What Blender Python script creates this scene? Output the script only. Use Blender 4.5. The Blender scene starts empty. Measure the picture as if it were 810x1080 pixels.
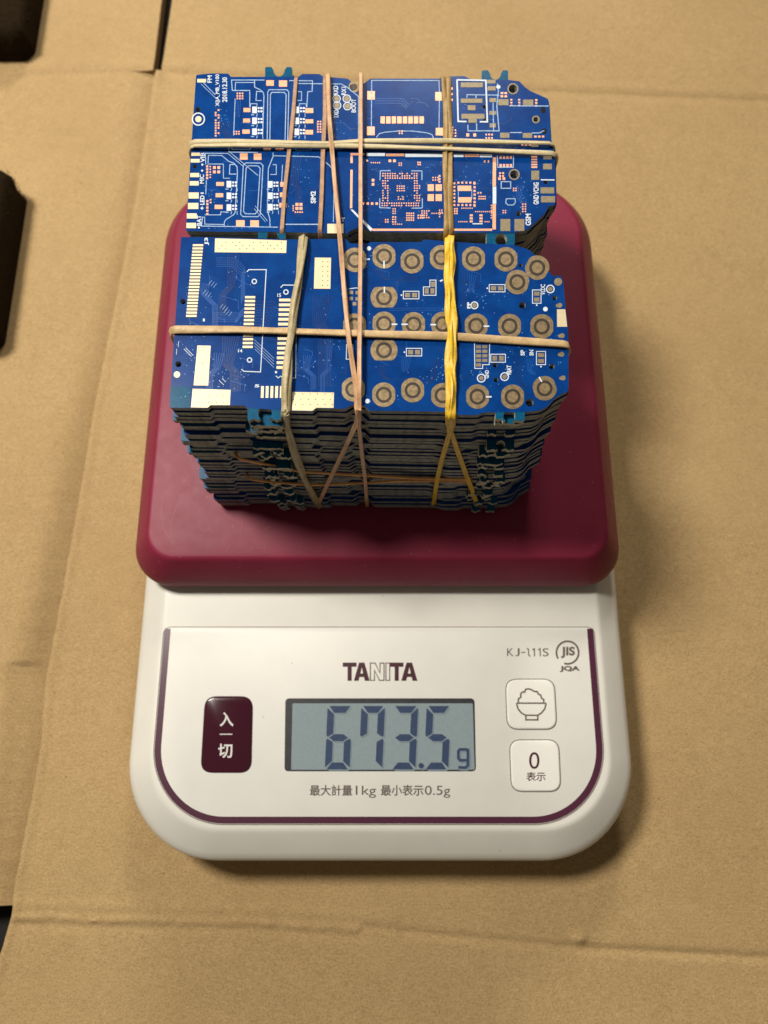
import bpy, bmesh, math, random
from math import sin, cos, pi, radians
from mathutils import Vector, Matrix, noise
S = 0.001                                   # every length below is in millimetres
sc = bpy.context.scene
C = sc.collection
R = random.Random(7)

# ---------------------------------------------------------------- camera
TILT = radians(17.0); FPX = 811.0; CX, CY, CZ = 1.4, 0.0, 237.0
cd = bpy.data.cameras.new('camera'); cam = bpy.data.objects.new('camera', cd); C.objects.link(cam)
cd.sensor_fit = 'VERTICAL'; cd.sensor_height = 36; cd.sensor_width = 27
cd.lens = 36 * FPX / 1080
cam.location = (CX * S, CY * S, CZ * S); cam.rotation_euler = (TILT, 0, 0)
cd.clip_start = 0.005; cd.clip_end = 20
cd.dof.use_dof = True; cd.dof.focus_distance = 0.172; cd.dof.aperture_fstop = 17
sc.camera = cam
# ---------------------------------------------------------------- light
w = bpy.data.worlds.new('World'); sc.world = w; w.use_nodes = True
bg = w.node_tree.nodes['Background']; bg.inputs[0].default_value = (1.0, 0.9, 0.72, 1); bg.inputs[1].default_value = 0.10

def area(name, loc, target, size, power, col):
    l = bpy.data.lights.new(name, 'AREA'); l.shape = 'DISK'; l.size = size * S; l.energy = power; l.color = col
    o = bpy.data.objects.new(name, l); C.objects.link(o); o.location = Vector(loc) * S
    o.rotation_euler = (Vector(target) - Vector(loc)).to_track_quat('-Z', 'Y').to_euler()
    return o
area('ceiling_lamp_light', (-310, 270, 650), (0, 90, 30), 150, 5.9, (1, .95, .85))
area('second_lamp_light', (60, 900, 560), (0, 90, 30), 160, 4.2, (1, .95, .85))
sc.view_settings.view_transform = 'Standard'; sc.view_settings.look = 'None'
sc.view_settings.exposure = 0.0; sc.view_settings.gamma = 1

# ---------------------------------------------------------------- projection helper: a point of the measured plane z (or of a plane Y = y)
def ray(px, py):
    dx = (px - 405) / FPX; dy = (540 - py) / FPX
    return Vector((dx, sin(TILT) + dy * cos(TILT), -cos(TILT) + dy * sin(TILT)))
def at(px, py, z):
    d = ray(px, py); k = (z - CZ) / d.z
    return Vector((CX + d.x * k, CY + d.y * k, z))
def on_front(px, py, y0, slope, ztop):      # plane y = y0 - slope*(ztop - z)
    d = ray(px, py)
    k = (y0 - slope * (ztop - CZ) - CY) / (d.y - slope * d.z)
    return Vector((CX, CY, CZ)) + d * k

# ---------------------------------------------------------------- materials
def new_mat(name, rough=.5, spec=.5, metal=0, coat=0):
    m = bpy.data.materials.new(name); m.use_nodes = True
    b = m.node_tree.nodes['Principled BSDF']
    b.inputs['Roughness'].default_value = rough; b.inputs['Metallic'].default_value = metal
    b.inputs['Specular IOR Level'].default_value = spec; b.inputs['Coat Weight'].default_value = coat
    return m, m.node_tree, b
def N(nt, t, **kw):
    n = nt.nodes.new(t)
    for k, v in kw.items():
        if hasattr(n, k): setattr(n, k, v)
        else: n.inputs[k].default_value = v
    return n
def coords(nt, scale=(1, 1, 1), rot=(0, 0, 0), kind='Object'):
    tc = N(nt, 'ShaderNodeTexCoord'); mp = N(nt, 'ShaderNodeMapping')
    mp.inputs['Scale'].default_value = [s * 1000 for s in scale]; mp.inputs['Rotation'].default_value = rot
    nt.links.new(tc.outputs[kind], mp.inputs[0]); return mp.outputs[0]
def noise_n(nt, vec, scale, detail=4, rough=.55, dist=0):
    n = N(nt, 'ShaderNodeTexNoise'); n.inputs['Scale'].default_value = scale; n.inputs['Detail'].default_value = detail
    n.inputs['Roughness'].default_value = rough; n.inputs['Distortion'].default_value = dist
    nt.links.new(vec, n.inputs['Vector']); return n.outputs['Fac']
def ramp(nt, fac, stops):
    r = N(nt, 'ShaderNodeValToRGB'); e = r.color_ramp.elements
    while len(e) < len(stops): e.new(.5)
    for i, (p, c) in enumerate(stops): e[i].position = p; e[i].color = (*c, 1) if len(c) == 3 else c
    nt.links.new(fac, r.inputs[0]); return r.outputs[0]
def mix(nt, fac, a, b, mode='MIX'):
    m = N(nt, 'ShaderNodeMix', data_type='RGBA', blend_type=mode)
    for sock, v in ((m.inputs[0], fac), (m.inputs[6], a), (m.inputs[7], b)):
        if isinstance(v, (int, float)): sock.default_value = v
        elif isinstance(v, tuple): sock.default_value = (*v, 1)
        else: nt.links.new(v, sock)
    return m.outputs[2]
def bump(nt, b, h, strength, dist_mm):
    n = N(nt, 'ShaderNodeBump'); n.inputs['Strength'].default_value = strength; n.inputs['Distance'].default_value = dist_mm * S
    nt.links.new(h, n.inputs['Height']); nt.links.new(n.outputs[0], b.inputs['Normal'])
def simple(name, col, rough=.5, spec=.5, metal=0, coat=0, var=.12, vscale=.6, bmp=0, bscale=8, bd=.02):
    m, nt, b = new_mat(name, rough, spec, metal, coat)
    v = coords(nt); f = noise_n(nt, v, vscale, 5)
    lo = tuple(c * (1 - var) for c in col); hi = tuple(min(1, c * (1 + var)) for c in col)
    nt.links.new(ramp(nt, f, [(.3, lo), (.7, hi)]), b.inputs['Base Color'])
    if bmp: bump(nt, b, noise_n(nt, v, bscale, 3), bmp, bd)
    return m

def cardboard_mat():
    m, nt, b = new_mat('kraft_cardboard', .82, .22)
    v = coords(nt)
    big = noise_n(nt, v, .016, 3); mid = noise_n(nt, v, .22, 4); fine = noise_n(nt, v, 2.2, 5, .7)
    fib = noise_n(nt, coords(nt, (.5, 2.4, 1), (0, 0, .5)), 1.3, 4, .7, 1.5)
    fib2 = noise_n(nt, coords(nt, (2.6, .5, 1), (0, 0, .3)), 1.1, 4, .7, 1.5)
    c = ramp(nt, big, [(.3, (.402, .268, .124)), (.7, (.440, .300, .142))])
    c = mix(nt, .55, c, ramp(nt, mid, [(.3, (.93, .925, .91)), (.7, (1.04, 1.04, 1.04))]), 'MULTIPLY')
    c = mix(nt, .75, c, ramp(nt, fine, [(.3, (.58, .54, .47)), (.5, (1, 1, 1)), (.7, (1.26, 1.28, 1.34))]), 'MULTIPLY')
    c = mix(nt, .7, c, ramp(nt, fib, [(.32, (.70, .66, .60)), (.5, (1, 1, 1)), (.68, (1.24, 1.26, 1.32))]), 'MULTIPLY')
    c = mix(nt, ramp(nt, fib2, [(.62, (0, 0, 0)), (.74, (.5, .5, .5))]), c, (.72, .58, .38))
    # specks
    vo = N(nt, 'ShaderNodeTexVoronoi'); vo.inputs['Scale'].default_value = .16; nt.links.new(v, vo.inputs['Vector'])
    c = mix(nt, ramp(nt, vo.outputs['Distance'], [(.02, (.75,) * 3), (.05, (0,) * 3)]), c, (.10, .055, .02))
    nt.links.new(c, b.inputs['Base Color'])
    # flutes under the liner, fibres
    wv = N(nt, 'ShaderNodeTexWave'); wv.inputs['Scale'].default_value = .05; wv.inputs['Distortion'].default_value = .6
    nt.links.new(coords(nt, (1, 1, 1), (0, 0, pi / 2)), wv.inputs['Vector'])
    a1 = N(nt, 'ShaderNodeMath', operation='MULTIPLY'); nt.links.new(wv.outputs['Fac'], a1.inputs[0]); a1.inputs[1].default_value = .18
    a2 = N(nt, 'ShaderNodeMath', operation='ADD'); nt.links.new(a1.outputs[0], a2.inputs[0]); nt.links.new(fine, a2.inputs[1])
    a3 = N(nt, 'ShaderNodeMath', operation='MULTIPLY_ADD'); nt.links.new(mid, a3.inputs[0]); a3.inputs[1].default_value = 1.6; nt.links.new(a2.outputs[0], a3.inputs[2])
    bump(nt, b, a3.outputs[0], .5, .16)
    return m

def mask_mat():
    m, nt, b = new_mat('blue_solder_mask', .24, .16, 0, 0)
    v = coords(nt); f = noise_n(nt, v, .35, 4); g = noise_n(nt, v, 3, 3)
    c = ramp(nt, f, [(.32, (.0010, .031, .165)), (.68, (.0012, .043, .215))])
    c = mix(nt, .5, c, ramp(nt, g, [(.3, (.8, .8, .8)), (.7, (1.1, 1.1, 1.1))]), 'MULTIPLY')
    vo = N(nt, 'ShaderNodeTexVoronoi', feature='F1', distance='MANHATTAN'); vo.inputs['Scale'].default_value = .55; nt.links.new(v, vo.inputs['Vector'])
    mz = N(nt, 'ShaderNodeMath', operation='PINGPONG'); nt.links.new(vo.outputs['Distance'], mz.inputs[0]); mz.inputs[1].default_value = .085
    lines = ramp(nt, mz.outputs[0], [(.02, (0,) * 3), (.07, (.55,) * 3)])
    region = ramp(nt, noise_n(nt, v, .12, 2), [(.47, (0,) * 3), (.56, (1,) * 3)])
    lm = N(nt, 'ShaderNodeMath', operation='MULTIPLY'); nt.links.new(lines, lm.inputs[0]); nt.links.new(region, lm.inputs[1])
    c = mix(nt, lm.outputs[0], c, (.003, .066, .29))
    c = mix(nt, ramp(nt, noise_n(nt, v, 1.6, 2), [(.70, (0,) * 3), (.76, (.5,) * 3)]), c, (.03, .15, .45))
    nt.links.new(c, b.inputs['Base Color']); bump(nt, b, g, .15, .03)
    b.inputs['Coat Roughness'].default_value = .2
    return m

def maroon_mat():
    m, nt, b = new_mat('maroon_plastic', .42, .2)
    v = coords(nt); f = noise_n(nt, v, .08, 4)
    scr = noise_n(nt, coords(nt, (.08, 1.6, 1), (0, 0, .9)), .55, 3, .6, 2.5)
    c = ramp(nt, f, [(.3, (.200, .017, .041)), (.7, (.222, .020, .048))])
    c = mix(nt, ramp(nt, scr, [(.70, (0,) * 3), (.74, (.25,) * 3)]), c, (.42, .12, .17))
    vo = N(nt, 'ShaderNodeTexVoronoi'); vo.inputs['Scale'].default_value = .35; nt.links.new(v, vo.inputs['Vector'])
    c = mix(nt, ramp(nt, vo.outputs['Distance'], [(.05, (.5,) * 3), (.09, (0,) * 3)]), c, (.36, .16, .18))
    nt.links.new(c, b.inputs['Base Color'])
    nt.links.new(ramp(nt, noise_n(nt, v, .3, 5), [(.3, (.42,) * 3), (.7, (.46,) * 3)]), b.inputs['Roughness'])
    bump(nt, b, noise_n(nt, v, 3.5, 3), .22, .03)
    return m

def white_mat(name, col, rough):
    m, nt, b = new_mat(name, rough, .5)
    v = coords(nt); f = noise_n(nt, v, .12, 5); g = noise_n(nt, v, 1.1, 4, .7)
    c = ramp(nt, f, [(.3, tuple(x * .955 for x in col)), (.7, col)])
    c = mix(nt, ramp(nt, g, [(.68, (0,) * 3), (.78, (.35,) * 3)]), c, tuple(x * .78 for x in col))
    vo = N(nt, 'ShaderNodeTexVoronoi'); vo.inputs['Scale'].default_value = .11; nt.links.new(v, vo.inputs['Vector'])
    c = mix(nt, ramp(nt, vo.outputs['Distance'], [(.012, (.6,) * 3), (.03, (0,) * 3)]), c, (.2, .17, .12))
    nt.links.new(c, b.inputs['Base Color']); bump(nt, b, noise_n(nt, v, 4, 3), .15, .02)
    return m

def rubber_mat(name, col, lo):
    m, nt, b = new_mat(name, .42, .5)
    v = coords(nt); f = noise_n(nt, v, .45, 5, .6)
    nt.links.new(ramp(nt, f, [(.3, lo), (.68, col)]), b.inputs['Base Color'])
    b.inputs['Subsurface Weight'].default_value = .15; b.inputs['Subsurface Radius'].default_value = (.0006, .0004, .0002)
    bump(nt, b, noise_n(nt, v, 1.4, 5, .7), .8, .14)
    return m

M = dict(
    card=cardboard_mat(), mask=mask_mat(), maroon=maroon_mat(),
    body=white_mat('cream_plastic', (.76, .735, .67), .42), panel=white_mat('panel_film', (.83, .81, .755), .50),
    floor=simple('dark_floor', (.006, .003, .001), .8),
    card_edge=simple('cardboard_edge', (.30, .19, .09), .95, .1, var=.35, vscale=1.5, bmp=.6, bscale=1.2, bd=.3),
    edge=simple('laminate_edge', (.25, .25, .225), .75, .3, var=.35, vscale=.8, bmp=.5, bscale=2.5, bd=.08),
    tan_edge=simple('broken_laminate', (.50, .46, .34), .8, .3, var=.3, vscale=2, bmp=.8, bscale=3, bd=.12),
    teal=simple('bare_mask_over_laminate', (.004, .080, .165), .26, .10, var=.2, vscale=.8),
    gold=simple('gold_pad', (.66, .56, .36), .5, .4, metal=.3, var=.06, vscale=.8, bmp=.3, bscale=4, bd=.02),
    copper=simple('copper_pad', (.83, .40, .23), .42, .5, metal=.35, var=.08, vscale=1.5, bmp=.2, bscale=5, bd=.02),
    brass=simple('carbon_gold_contact', (.27, .195, .108), .42, .5, metal=.55, var=.35, vscale=1.1, bmp=.5, bscale=3, bd=.04),
    ringgap=simple('contact_ring_gap', (.030, .018, .010), .5, .4, var=.2),
    pad_grey=simple('dull_pad', (.25, .20, .12), .5, .4, metal=.35, var=.15, vscale=1.2, bmp=.3, bscale=4, bd=.02),
    silk=simple('white_silkscreen', (.62, .69, .78), .6, .3, var=.08, vscale=2),
    silk_b=simple('thin_silkscreen', (.30, .43, .64), .6, .3, var=.25, vscale=1.2),
    trace=simple('covered_trace', (.001, .022, .125), .32, .5, var=.1),
    trace_hi=simple('raised_trace', (.006, .085, .36), .32, .5, var=.1),
    via=simple('tented_via', (.14, .30, .58), .4, .5, var=.3, vscale=1),
    hole=simple('via_hole', (.004, .004, .006), .7, .2),
    ink=simple('maroon_ink', (.060, .012, .022), .4, .4, var=.06), stripe=simple('maroon_stripe', (.075, .018, .040), .3, .5, var=.06),
    greyink=simple('grey_ink', (.13, .095, .085), .5, .3, var=.06),
    button=simple('dark_maroon_button', (.050, .008, .018), .14, .45, coat=0, var=.05),
    wink=simple('white_ink', (.72, .70, .68), .5, .3, var=.02),
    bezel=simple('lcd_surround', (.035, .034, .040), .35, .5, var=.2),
    lcd=simple('lcd_glass', (.27, .335, .365), .22, .5, coat=.4, var=.05, vscale=1.5),
    seg=simple('lcd_segment', (.040, .065, .135), .3, .5, var=.12, vscale=1.2),
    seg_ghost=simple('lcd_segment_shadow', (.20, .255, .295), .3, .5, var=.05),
    dark=simple('dark_brown_lump', (.016, .009, .003), .95, .1, var=.3, bmp=.7, bscale=1.0, bd=.5),
    pale=rubber_mat('pale_rubber', (.62, .52, .31), (.48, .39, .21)),
    olive=rubber_mat('olive_rubber', (.50, .41, .235), (.35, .275, .14)),
    tan=rubber_mat('tan_rubber', (.60, .42, .21), (.42, .27, .12)),
    brown=rubber_mat('brown_rubber', (.44, .25, .135), (.29, .155, .08)),
    peach=rubber_mat('peach_rubber', (.66, .40, .22), (.50, .28, .14)),
    orange=rubber_mat('orange_brown_rubber', (.72, .36, .10), (.52, .24, .06)),
    ochre=rubber_mat('ochre_rubber', (.42, .27, .09), (.27, .16, .05)),
    yellow=rubber_mat('yellow_rubber', (.88, .56, .035), (.62, .38, .03)),
)

# ---------------------------------------------------------------- object helpers
def tag(o, label=None, cat=None, group=None, kind=None):
    for k, v in (('label', label), ('category', cat), ('group', group), ('kind', kind)):
        if v: o[k] = v
    return o
def empty(name, loc, label=None, cat=None, group=None):
    o = bpy.data.objects.new(name, None); C.objects.link(o); o.location = Vector(loc) * S
    o.empty_display_size = .005
    return tag(o, label, cat, group)
def root_loc(p):
    v = Vector((0, 0, 0))
    while p is not None: v = v + p.location; p = p.parent
    return v
def mk(name, verts, faces, mats, parent=None, mi=None, smooth=False):
    off = root_loc(parent)
    me = bpy.data.meshes.new(name); me.from_pydata([Vector(v) * S - off for v in verts], [], faces)
    if not isinstance(mats, (list, tuple)): mats = [mats]
    for m in mats: me.materials.append(m)
    if mi: me.polygons.foreach_set('material_index', mi)
    if smooth is True: me.polygons.foreach_set('use_smooth', [True] * len(me.polygons))
    elif smooth:
        me.polygons.foreach_set('use_smooth', [True] * len(me.polygons)); me.set_sharp_from_angle(angle=smooth)
    me.update()
    o = bpy.data.objects.new(name, me); C.objects.link(o); o.parent = parent
    return o
def rrect(x0, x1, y0, y1, rf, rb=None, n=14):
    rb = rf if rb is None else rb; p = []
    for cx, cy, r, a in ((x1 - rf, y0 + rf, rf, -90), (x1 - rb, y1 - rb, rb, 0), (x0 + rb, y1 - rb, rb, 90), (x0 + rf, y0 + rf, rf, 180)):
        for i in range(n + 1):
            t = radians(a + 90 * i / n); p.append((cx + r * cos(t), cy + r * sin(t)))
    return p
def loft(name, secs, mats, parent=None, smooth=radians(40)):     # secs: list of (outline2d, z)
    n = len(secs[0][0]); V = []; F = []
    for pts, z in secs: V += [(x, y, z) for x, y in pts]
    for k in range(len(secs) - 1):
        for i in range(n):
            j = (i + 1) % n; F.append((k * n + i, k * n + j, (k + 1) * n + j, (k + 1) * n + i))
    F.append(tuple(range((len(secs) - 1) * n, len(secs) * n))); F.append(tuple(reversed(range(n))))
    return mk(name, V, F, mats, parent, smooth=smooth)
def curve_fill(splines, thick, text=None):
    """2-D filled outline with holes -> (verts, faces) centred on z=0, extruded by thick"""
    cu = bpy.data.curves.new('c', 'CURVE'); cu.dimensions = '2D'; cu.fill_mode = 'BOTH'; cu.extrude = thick / 2
    for pts in splines:
        s = cu.splines.new('POLY'); s.points.add(len(pts) - 1); s.use_cyclic_u = True
        for q, p in zip(s.points, pts): q.co = (p[0], p[1], 0, 1)
    o = bpy.data.objects.new('c', cu); C.objects.link(o)
    dg = bpy.context.evaluated_depsgraph_get(); me = o.evaluated_get(dg).to_mesh()
    V = [v.co.copy() for v in me.vertices]; F = [tuple(p.vertices) for p in me.polygons]
    nz = [p.normal.z for p in me.polygons]
    o.evaluated_get(dg).to_mesh_clear(); bpy.data.objects.remove(o); bpy.data.curves.remove(cu)
    return V, F, nz
_tc = {}
def text_mesh(s, bold=0.0):
    if (s, bold) in _tc: return _tc[s, bold]
    cu = bpy.data.curves.new('t', 'FONT'); cu.body = s; cu.offset = bold; cu.resolution_u = 4
    o = bpy.data.objects.new('t', cu); C.objects.link(o)
    dg = bpy.context.evaluated_depsgraph_get(); me = o.evaluated_get(dg).to_mesh()
    V = [v.co.copy() for v in me.vertices]; F = [tuple(p.vertices) for p in me.polygons]
    o.evaluated_get(dg).to_mesh_clear(); bpy.data.objects.remove(o); bpy.data.curves.remove(cu)
    _tc[s, bold] = (V, F); return V, F

class D:                                     # thin printed or plated layer lying on the plane z, outlines measured on the photo
    def __init__(s, z): s.z = z; s.V = []; s.F = []; s.k = 0
    def zz(s): s.k += 1; return s.z + .0006 * (s.k % 12)
    def poly(s, pts):
        z = s.zz(); b = len(s.V); s.V += [at(x, y, z) for x, y in pts]; s.F.append(tuple(range(b, b + len(pts)))); return s
    def rect(s, x0, y0, x1, y1, sk=0):
        return s.poly([(x0, y0), (x1, y0), (x1 - sk, y1), (x0 - sk, y1)])
    def line(s, pts, w=1.0, closed=False):
        z = s.zz(); n = len(pts); b = len(s.V); P = [Vector(p) for p in pts]
        for i in range(n):
            a = P[i - 1] if (i or closed) else None; c = P[(i + 1) % n] if (i < n - 1 or closed) else None
            d1 = (P[i] - a).normalized() if a is not None else None; d2 = (c - P[i]).normalized() if c is not None else None
            d1 = d1 if d1 is not None else d2; d2 = d2 if d2 is not None else d1
            t = (d1 + d2); t = t.normalized() if t.length > 1e-6 else d1
            nn = Vector((-t.y, t.x)); m = w / 2 / max(.4, nn.dot(Vector((-d1.y, d1.x))))
            for q in (P[i] + nn * m, P[i] - nn * m): s.V.append(at(q.x, q.y, z))
        for i in range(n if closed else n - 1):
            j = (i + 1) % n; s.F.append((b + 2 * i, b + 2 * j, b + 2 * j + 1, b + 2 * i + 1))
        return s
    def disc(s, x, y, r, n=14, fl=9):
        return s.poly([(x + max(-fl, min(fl, r * cos(2 * pi * i / n))), y + r * .985 * sin(2 * pi * i / n)) for i in range(n)])
    def ring(s, x, y, r, w, n=20): return s.line([(x + r * cos(2 * pi * i / n), y + r * sin(2 * pi * i / n)) for i in range(n)], w, True)
    def text(s, t, x0, y0, x1, y1, rot=0, bold=0.0):
        V, F = text_mesh(t, bold)
        if not V: return s
        ax = min(v.x for v in V); bx = max(v.x for v in V); ay = min(v.y for v in V); by = max(v.y for v in V)
        z = s.zz(); b = len(s.V)
        for v in V:
            u = (v.x - ax) / (bx - ax); q = (v.y - ay) / (by - ay)
            if rot == 0: X, Y = x0 + u * (x1 - x0), y1 - q * (y1 - y0)
            else: X, Y = x1 - q * (x1 - x0), y1 - u * (y1 - y0)      # reads upwards
            if rot == 90: X = x0 + (1 - q) * (x1 - x0)
            s.V.append(at(X, Y, z))
        for f in F: s.F.append(tuple(b + i for i in f))
        return s
    def build(s, name, mat, parent): return mk(name, s.V, s.F, mat, parent) if s.F else None

# ================================================================ SETTING: dark floor under the cardboard
mk('floor', [(-900, -900, -14), (900, -900, -14), (900, 1100, -14), (-900, 1100, -14)], [(0, 1, 2, 3)], M['floor'])['kind'] = 'structure'

# ================================================================ unfolded cardboard box
def lerp_tab(tab, v):
    if v <= tab[0][0]:
        (a, b), (c, d) = tab[0], tab[1]
    elif v >= tab[-1][0]:
        (a, b), (c, d) = tab[-2], tab[-1]
    else:
        for k in range(len(tab) - 1):
            if tab[k][0] <= v <= tab[k + 1][0]: (a, b), (c, d) = tab[k], tab[k + 1]; break
    return b + (d - b) * (v - a) / (c - a)
FOLD = [(75, 164.5), (90, 162), (200, 145), (260, 134), (360, 114), (430, 100), (525, 84), (640, 63.5), (720, 48), (790, 43), (860, 31), (930, 17), (965, 13), (1040, -9), (1300, -60)]
TOPC = [(-400, 92), (0, 79), (160, 74), (168, 74), (300, 81), (540, 93.5), (700, 100), (810, 105), (1250, 124)]
BOTC = [(-100, 958), (13, 966), (100, 969), (270, 972), (400, 981), (540, 994), (620, 1001), (810, 1011), (1250, 1035)]
def foldx(y): return lerp_tab(FOLD, y) + .9 * noise.noise(Vector((y * .06, 3, 0))) + .5 * noise.noise(Vector((y * .21, 7, 0)))
def topy(x): return lerp_tab(TOPC, x) + .8 * noise.noise(Vector((x * .03, 1, 0)))
def boty(x): return lerp_tab(BOTC, x) + 1.2 * noise.noise(Vector((x * .05, 5, 0)))
def g(d, s): return math.exp(-(d / s) ** 2)
def height(x, y, side):
    h = .5 * noise.noise(Vector((x * .006, y * .006, 0))) + .07 * noise.noise(Vector((x * .03, y * .03, 4)))
    dt = y - topy(x); rt = min(1, max(.25, abs(x - 330) / 500 + .25))
    h += -.85 * g(dt - 1.5, 3.5) * (1 if x > 170 else .6) + .45 * g(dt + 4, 5)
    db = y - boty(x)
    wr = .5 + .5 * noise.noise(Vector((x * .09, y * .12, 2)))
    if x > 13: h += .95 * g(db - 1, 4) * (1 if x < 420 else .1) * wr + .3 * g(db + 13, 7) * (1 if x < 420 else 0) - (.75 * g(db, 4.5) if x > 380 else .25 * g(db - 8, 5)) * (.7 + .5 * wr)
    h += 1.3 * g(math.hypot((x - 612) / 1.3, y - 989), 5)     # small torn blister beside the crease
    fx = foldx(y)
    if side < 0:
        k = min(1, max(.35, (y - 60) / 600)); wdt = 10 + 15 * k
        h += -5.8 * k * g(x - fx, wdt) - .8 * g(x - fx, 6)
        if y > 700: h += -.9 * g(x - fx + 30, 12)
    elif dt > 0: h += .55 * g(x - fx - 3.5, 4)
    if abs(y - 78) < 30: h += .9 * g(math.hypot(x - 164, (y - 79) * 1.3), 8)
    return h
def sheet(name, xa, xb, ya, yb, nx, ny, side, parent, label=None):
    """grid between xa(t)..xb(t) and ya(x)..yb(x), dense where the picture is, with a cut edge skirt"""
    V = []; F = []; mi = []
    for j in range(ny + 1):
        v = j / ny
        for i in range(nx + 1):
            u = i / nx
            y = ya(0) + (yb(0) - ya(0)) * v
            for _ in range(2):
                x = xa(y) + (xb(y) - xa(y)) * u; y = ya(x) + (yb(x) - ya(x)) * v
            V.append(at(x, y, 0)); V[-1].z = height(x, y, side)
    for j in range(ny):
        for i in range(nx):
            a = j * (nx + 1) + i; F.append((a, a + nx + 1, a + nx + 2, a + 1)); mi.append(0)
    rim = [i for i in range(nx + 1)] + [j * (nx + 1) + nx for j in range(1, ny + 1)] + [ny * (nx + 1) + i for i in range(nx - 1, -1, -1)] + [j * (nx + 1) for j in range(ny - 1, 0, -1)]
    b = len(V); V += [V[r] - Vector((0, 0, 5)) for r in rim]
    for k in range(len(rim)):
        l = (k + 1) % len(rim); F.append((rim[k], rim[l], b + l, b + k)); mi.append(1)
    return mk(name, V, F, [M['card'], M['card_edge']], parent, mi, smooth=radians(50))
box = empty('cardboard_box', (0, 90, -3), 'unfolded brown cardboard box lying flat under the kitchen scale', 'cardboard box')
sheet('panel', foldx, lambda y: 1250, topy, lambda x: 1300, 420, 420, 1, box)
sheet('flap', lambda y: -420, foldx, topy, lambda x: 958 + .06 * x, 230, 330, -1, box)
sheet('flap', lambda y: 170.5 + (72.8 - y) * .152, lambda y: 1250, lambda x: -330, topy, 300, 110, 1, box)
sheet('flap', lambda y: -420, lambda y: 161.7 + (72.8 - y) * .12, lambda x: -330, topy, 200, 110, 1, box)

# unidentified dark shapes at the left edge, built as fuzzy lumps
def lump(name, x0, x1, y0, y1, h, label):
    a = at(x0, y1, 0); b = at(x1, y0, h); b.x = at(x1, (y0 + y1) / 2 if y0 > 0 else y1, h * .3).x
    secs = []
    for t, z in ((1.0, 0.3), (1.05, .35 * h), (1.0, .7 * h), (.93, .9 * h), (.8, h)):
        o = rrect(a.x, b.x, a.y, b.y, 5, n=10); cx, cy = (a.x + b.x) / 2, (a.y + b.y) / 2
        pts = []
        for x, y in o:
            k = 1 + .03 * noise.noise(Vector((x * .16, y * .16, h)))
            ix = (1 - t) * 12; pts.append((cx + (x - cx) * k - math.copysign(min(abs(x - cx), ix), x - cx) * 1, cy + (y - cy) * k - math.copysign(min(abs(y - cy), ix), y - cy)))
        secs.append((pts, z))
    rr = random.Random(int(h)); V = []; F = []; nn = len(secs[0][0]); b0 = 0
    for pts, z in secs:
        V += [(x, y, z) for x, y in pts]
    for k in range(len(secs) - 1):
        for i in range(nn): j = (i + 1) % nn; F.append((k * nn + i, k * nn + j, (k + 1) * nn + j, (k + 1) * nn + i))
    F.append(tuple(range((len(secs) - 1) * nn, len(secs) * nn)))
    rim = secs[2][0]
    for q in range(6000):                          # thin slivers added to soften the outline
        i = rr.randrange(nn); j = (i + 1) % nn; t = rr.random(); e1 = Vector(rim[i]); e2 = Vector(rim[j])
        if rr.random() > min(1, (e2 - e1).length / 12): continue
        e = e1.lerp(e2, t); dr = (e2 - e1).normalized(); out = Vector((dr.y, -dr.x)); out = (out + dr * rr.uniform(-.7, .7)).normalized()
        l = min(1.3, abs(rr.gauss(0, .9)) + .2); z = rr.uniform(.15, .85) * h; w_ = rr.uniform(.10, .2)
        b = len(V); V += [(e.x - dr.x * w_, e.y - dr.y * w_, z), (e.x + dr.x * w_, e.y + dr.y * w_, z), (e.x + out.x * l, e.y + out.y * l, z + rr.uniform(-1.5, .8))]; F.append((b, b + 1, b + 2))
    o = mk(name, V, F, M['dark'], None, smooth=radians(50))
    return tag(o, label, 'cloth bundle', 'dark lumps on the cardboard')
lump('dark_lump', -120, 30, -90, 66, 13, 'unidentified fuzzy dark brown lump in the top left corner on the cardboard')
lump('dark_lump', -150, 12, 172, 372, 16, 'long unidentified fuzzy dark brown lump at the left edge, beside the maroon platform')

# ================================================================ kitchen scale
SZ = 22.0
scale = empty('kitchen_scale', (0, 60, 0), 'white digital kitchen scale with maroon weighing platform and display reading 673.5 g', 'kitchen scale')
def ins(d, e=0): return rrect(-68.5 + d, 69.3 - d, -28.9 + d * 1.1, 172, 26 - d * .9, 14, n=18)
prof = [(4.2, 1.2), (2.6, 4), (1.2, 8), (.3, 12), (0, 14.2), (.15, 15.4), (.9, 16.7), (2.2, 18.0), (6.2, 20.9), (7.0, 21.5), (7.6, 21.85), (8.3, SZ)]
loft('body', [(ins(d), z) for d, z in prof], M['body'], scale, smooth=radians(35))
# foot pads
for fx_, fy_ in ((-56, -10), (56, -10), (-56, 160), (56, 160)):
    loft('foot', [([(fx_ + 6 * cos(2 * pi * i / 20), fy_ + 6 * sin(2 * pi * i / 20)) for i in range(20)], z) for z in (-.2, 1.25)], M['bezel'], scale)
# weighing platform
plat = [(6, 24.6, 0), (.6, 24.8, 0), (0, 25.6, 0), (.1, 27.0, 0), (1.0, 29.2, 0), (3.0, 32.4, 0), (4.9, 35.0, 0), (5.4, 35.6, 0), (6.0, 35.93, 0), (6.6, 36.0, 0)]
loft('platform', [(rrect(-68.6 + d, 67.6 - d, 43.0 + d * .95, 177 - d, 11 - d * .55, 24 - d * .6, n=16), z) for d, z, _ in plat], M['maroon'], scale, smooth=radians(35))
loft('platform_support', [(rrect(-50, 50, 58, 160, 6), z) for z in (SZ - 1, 24.7)], M['bezel'], scale)
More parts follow.
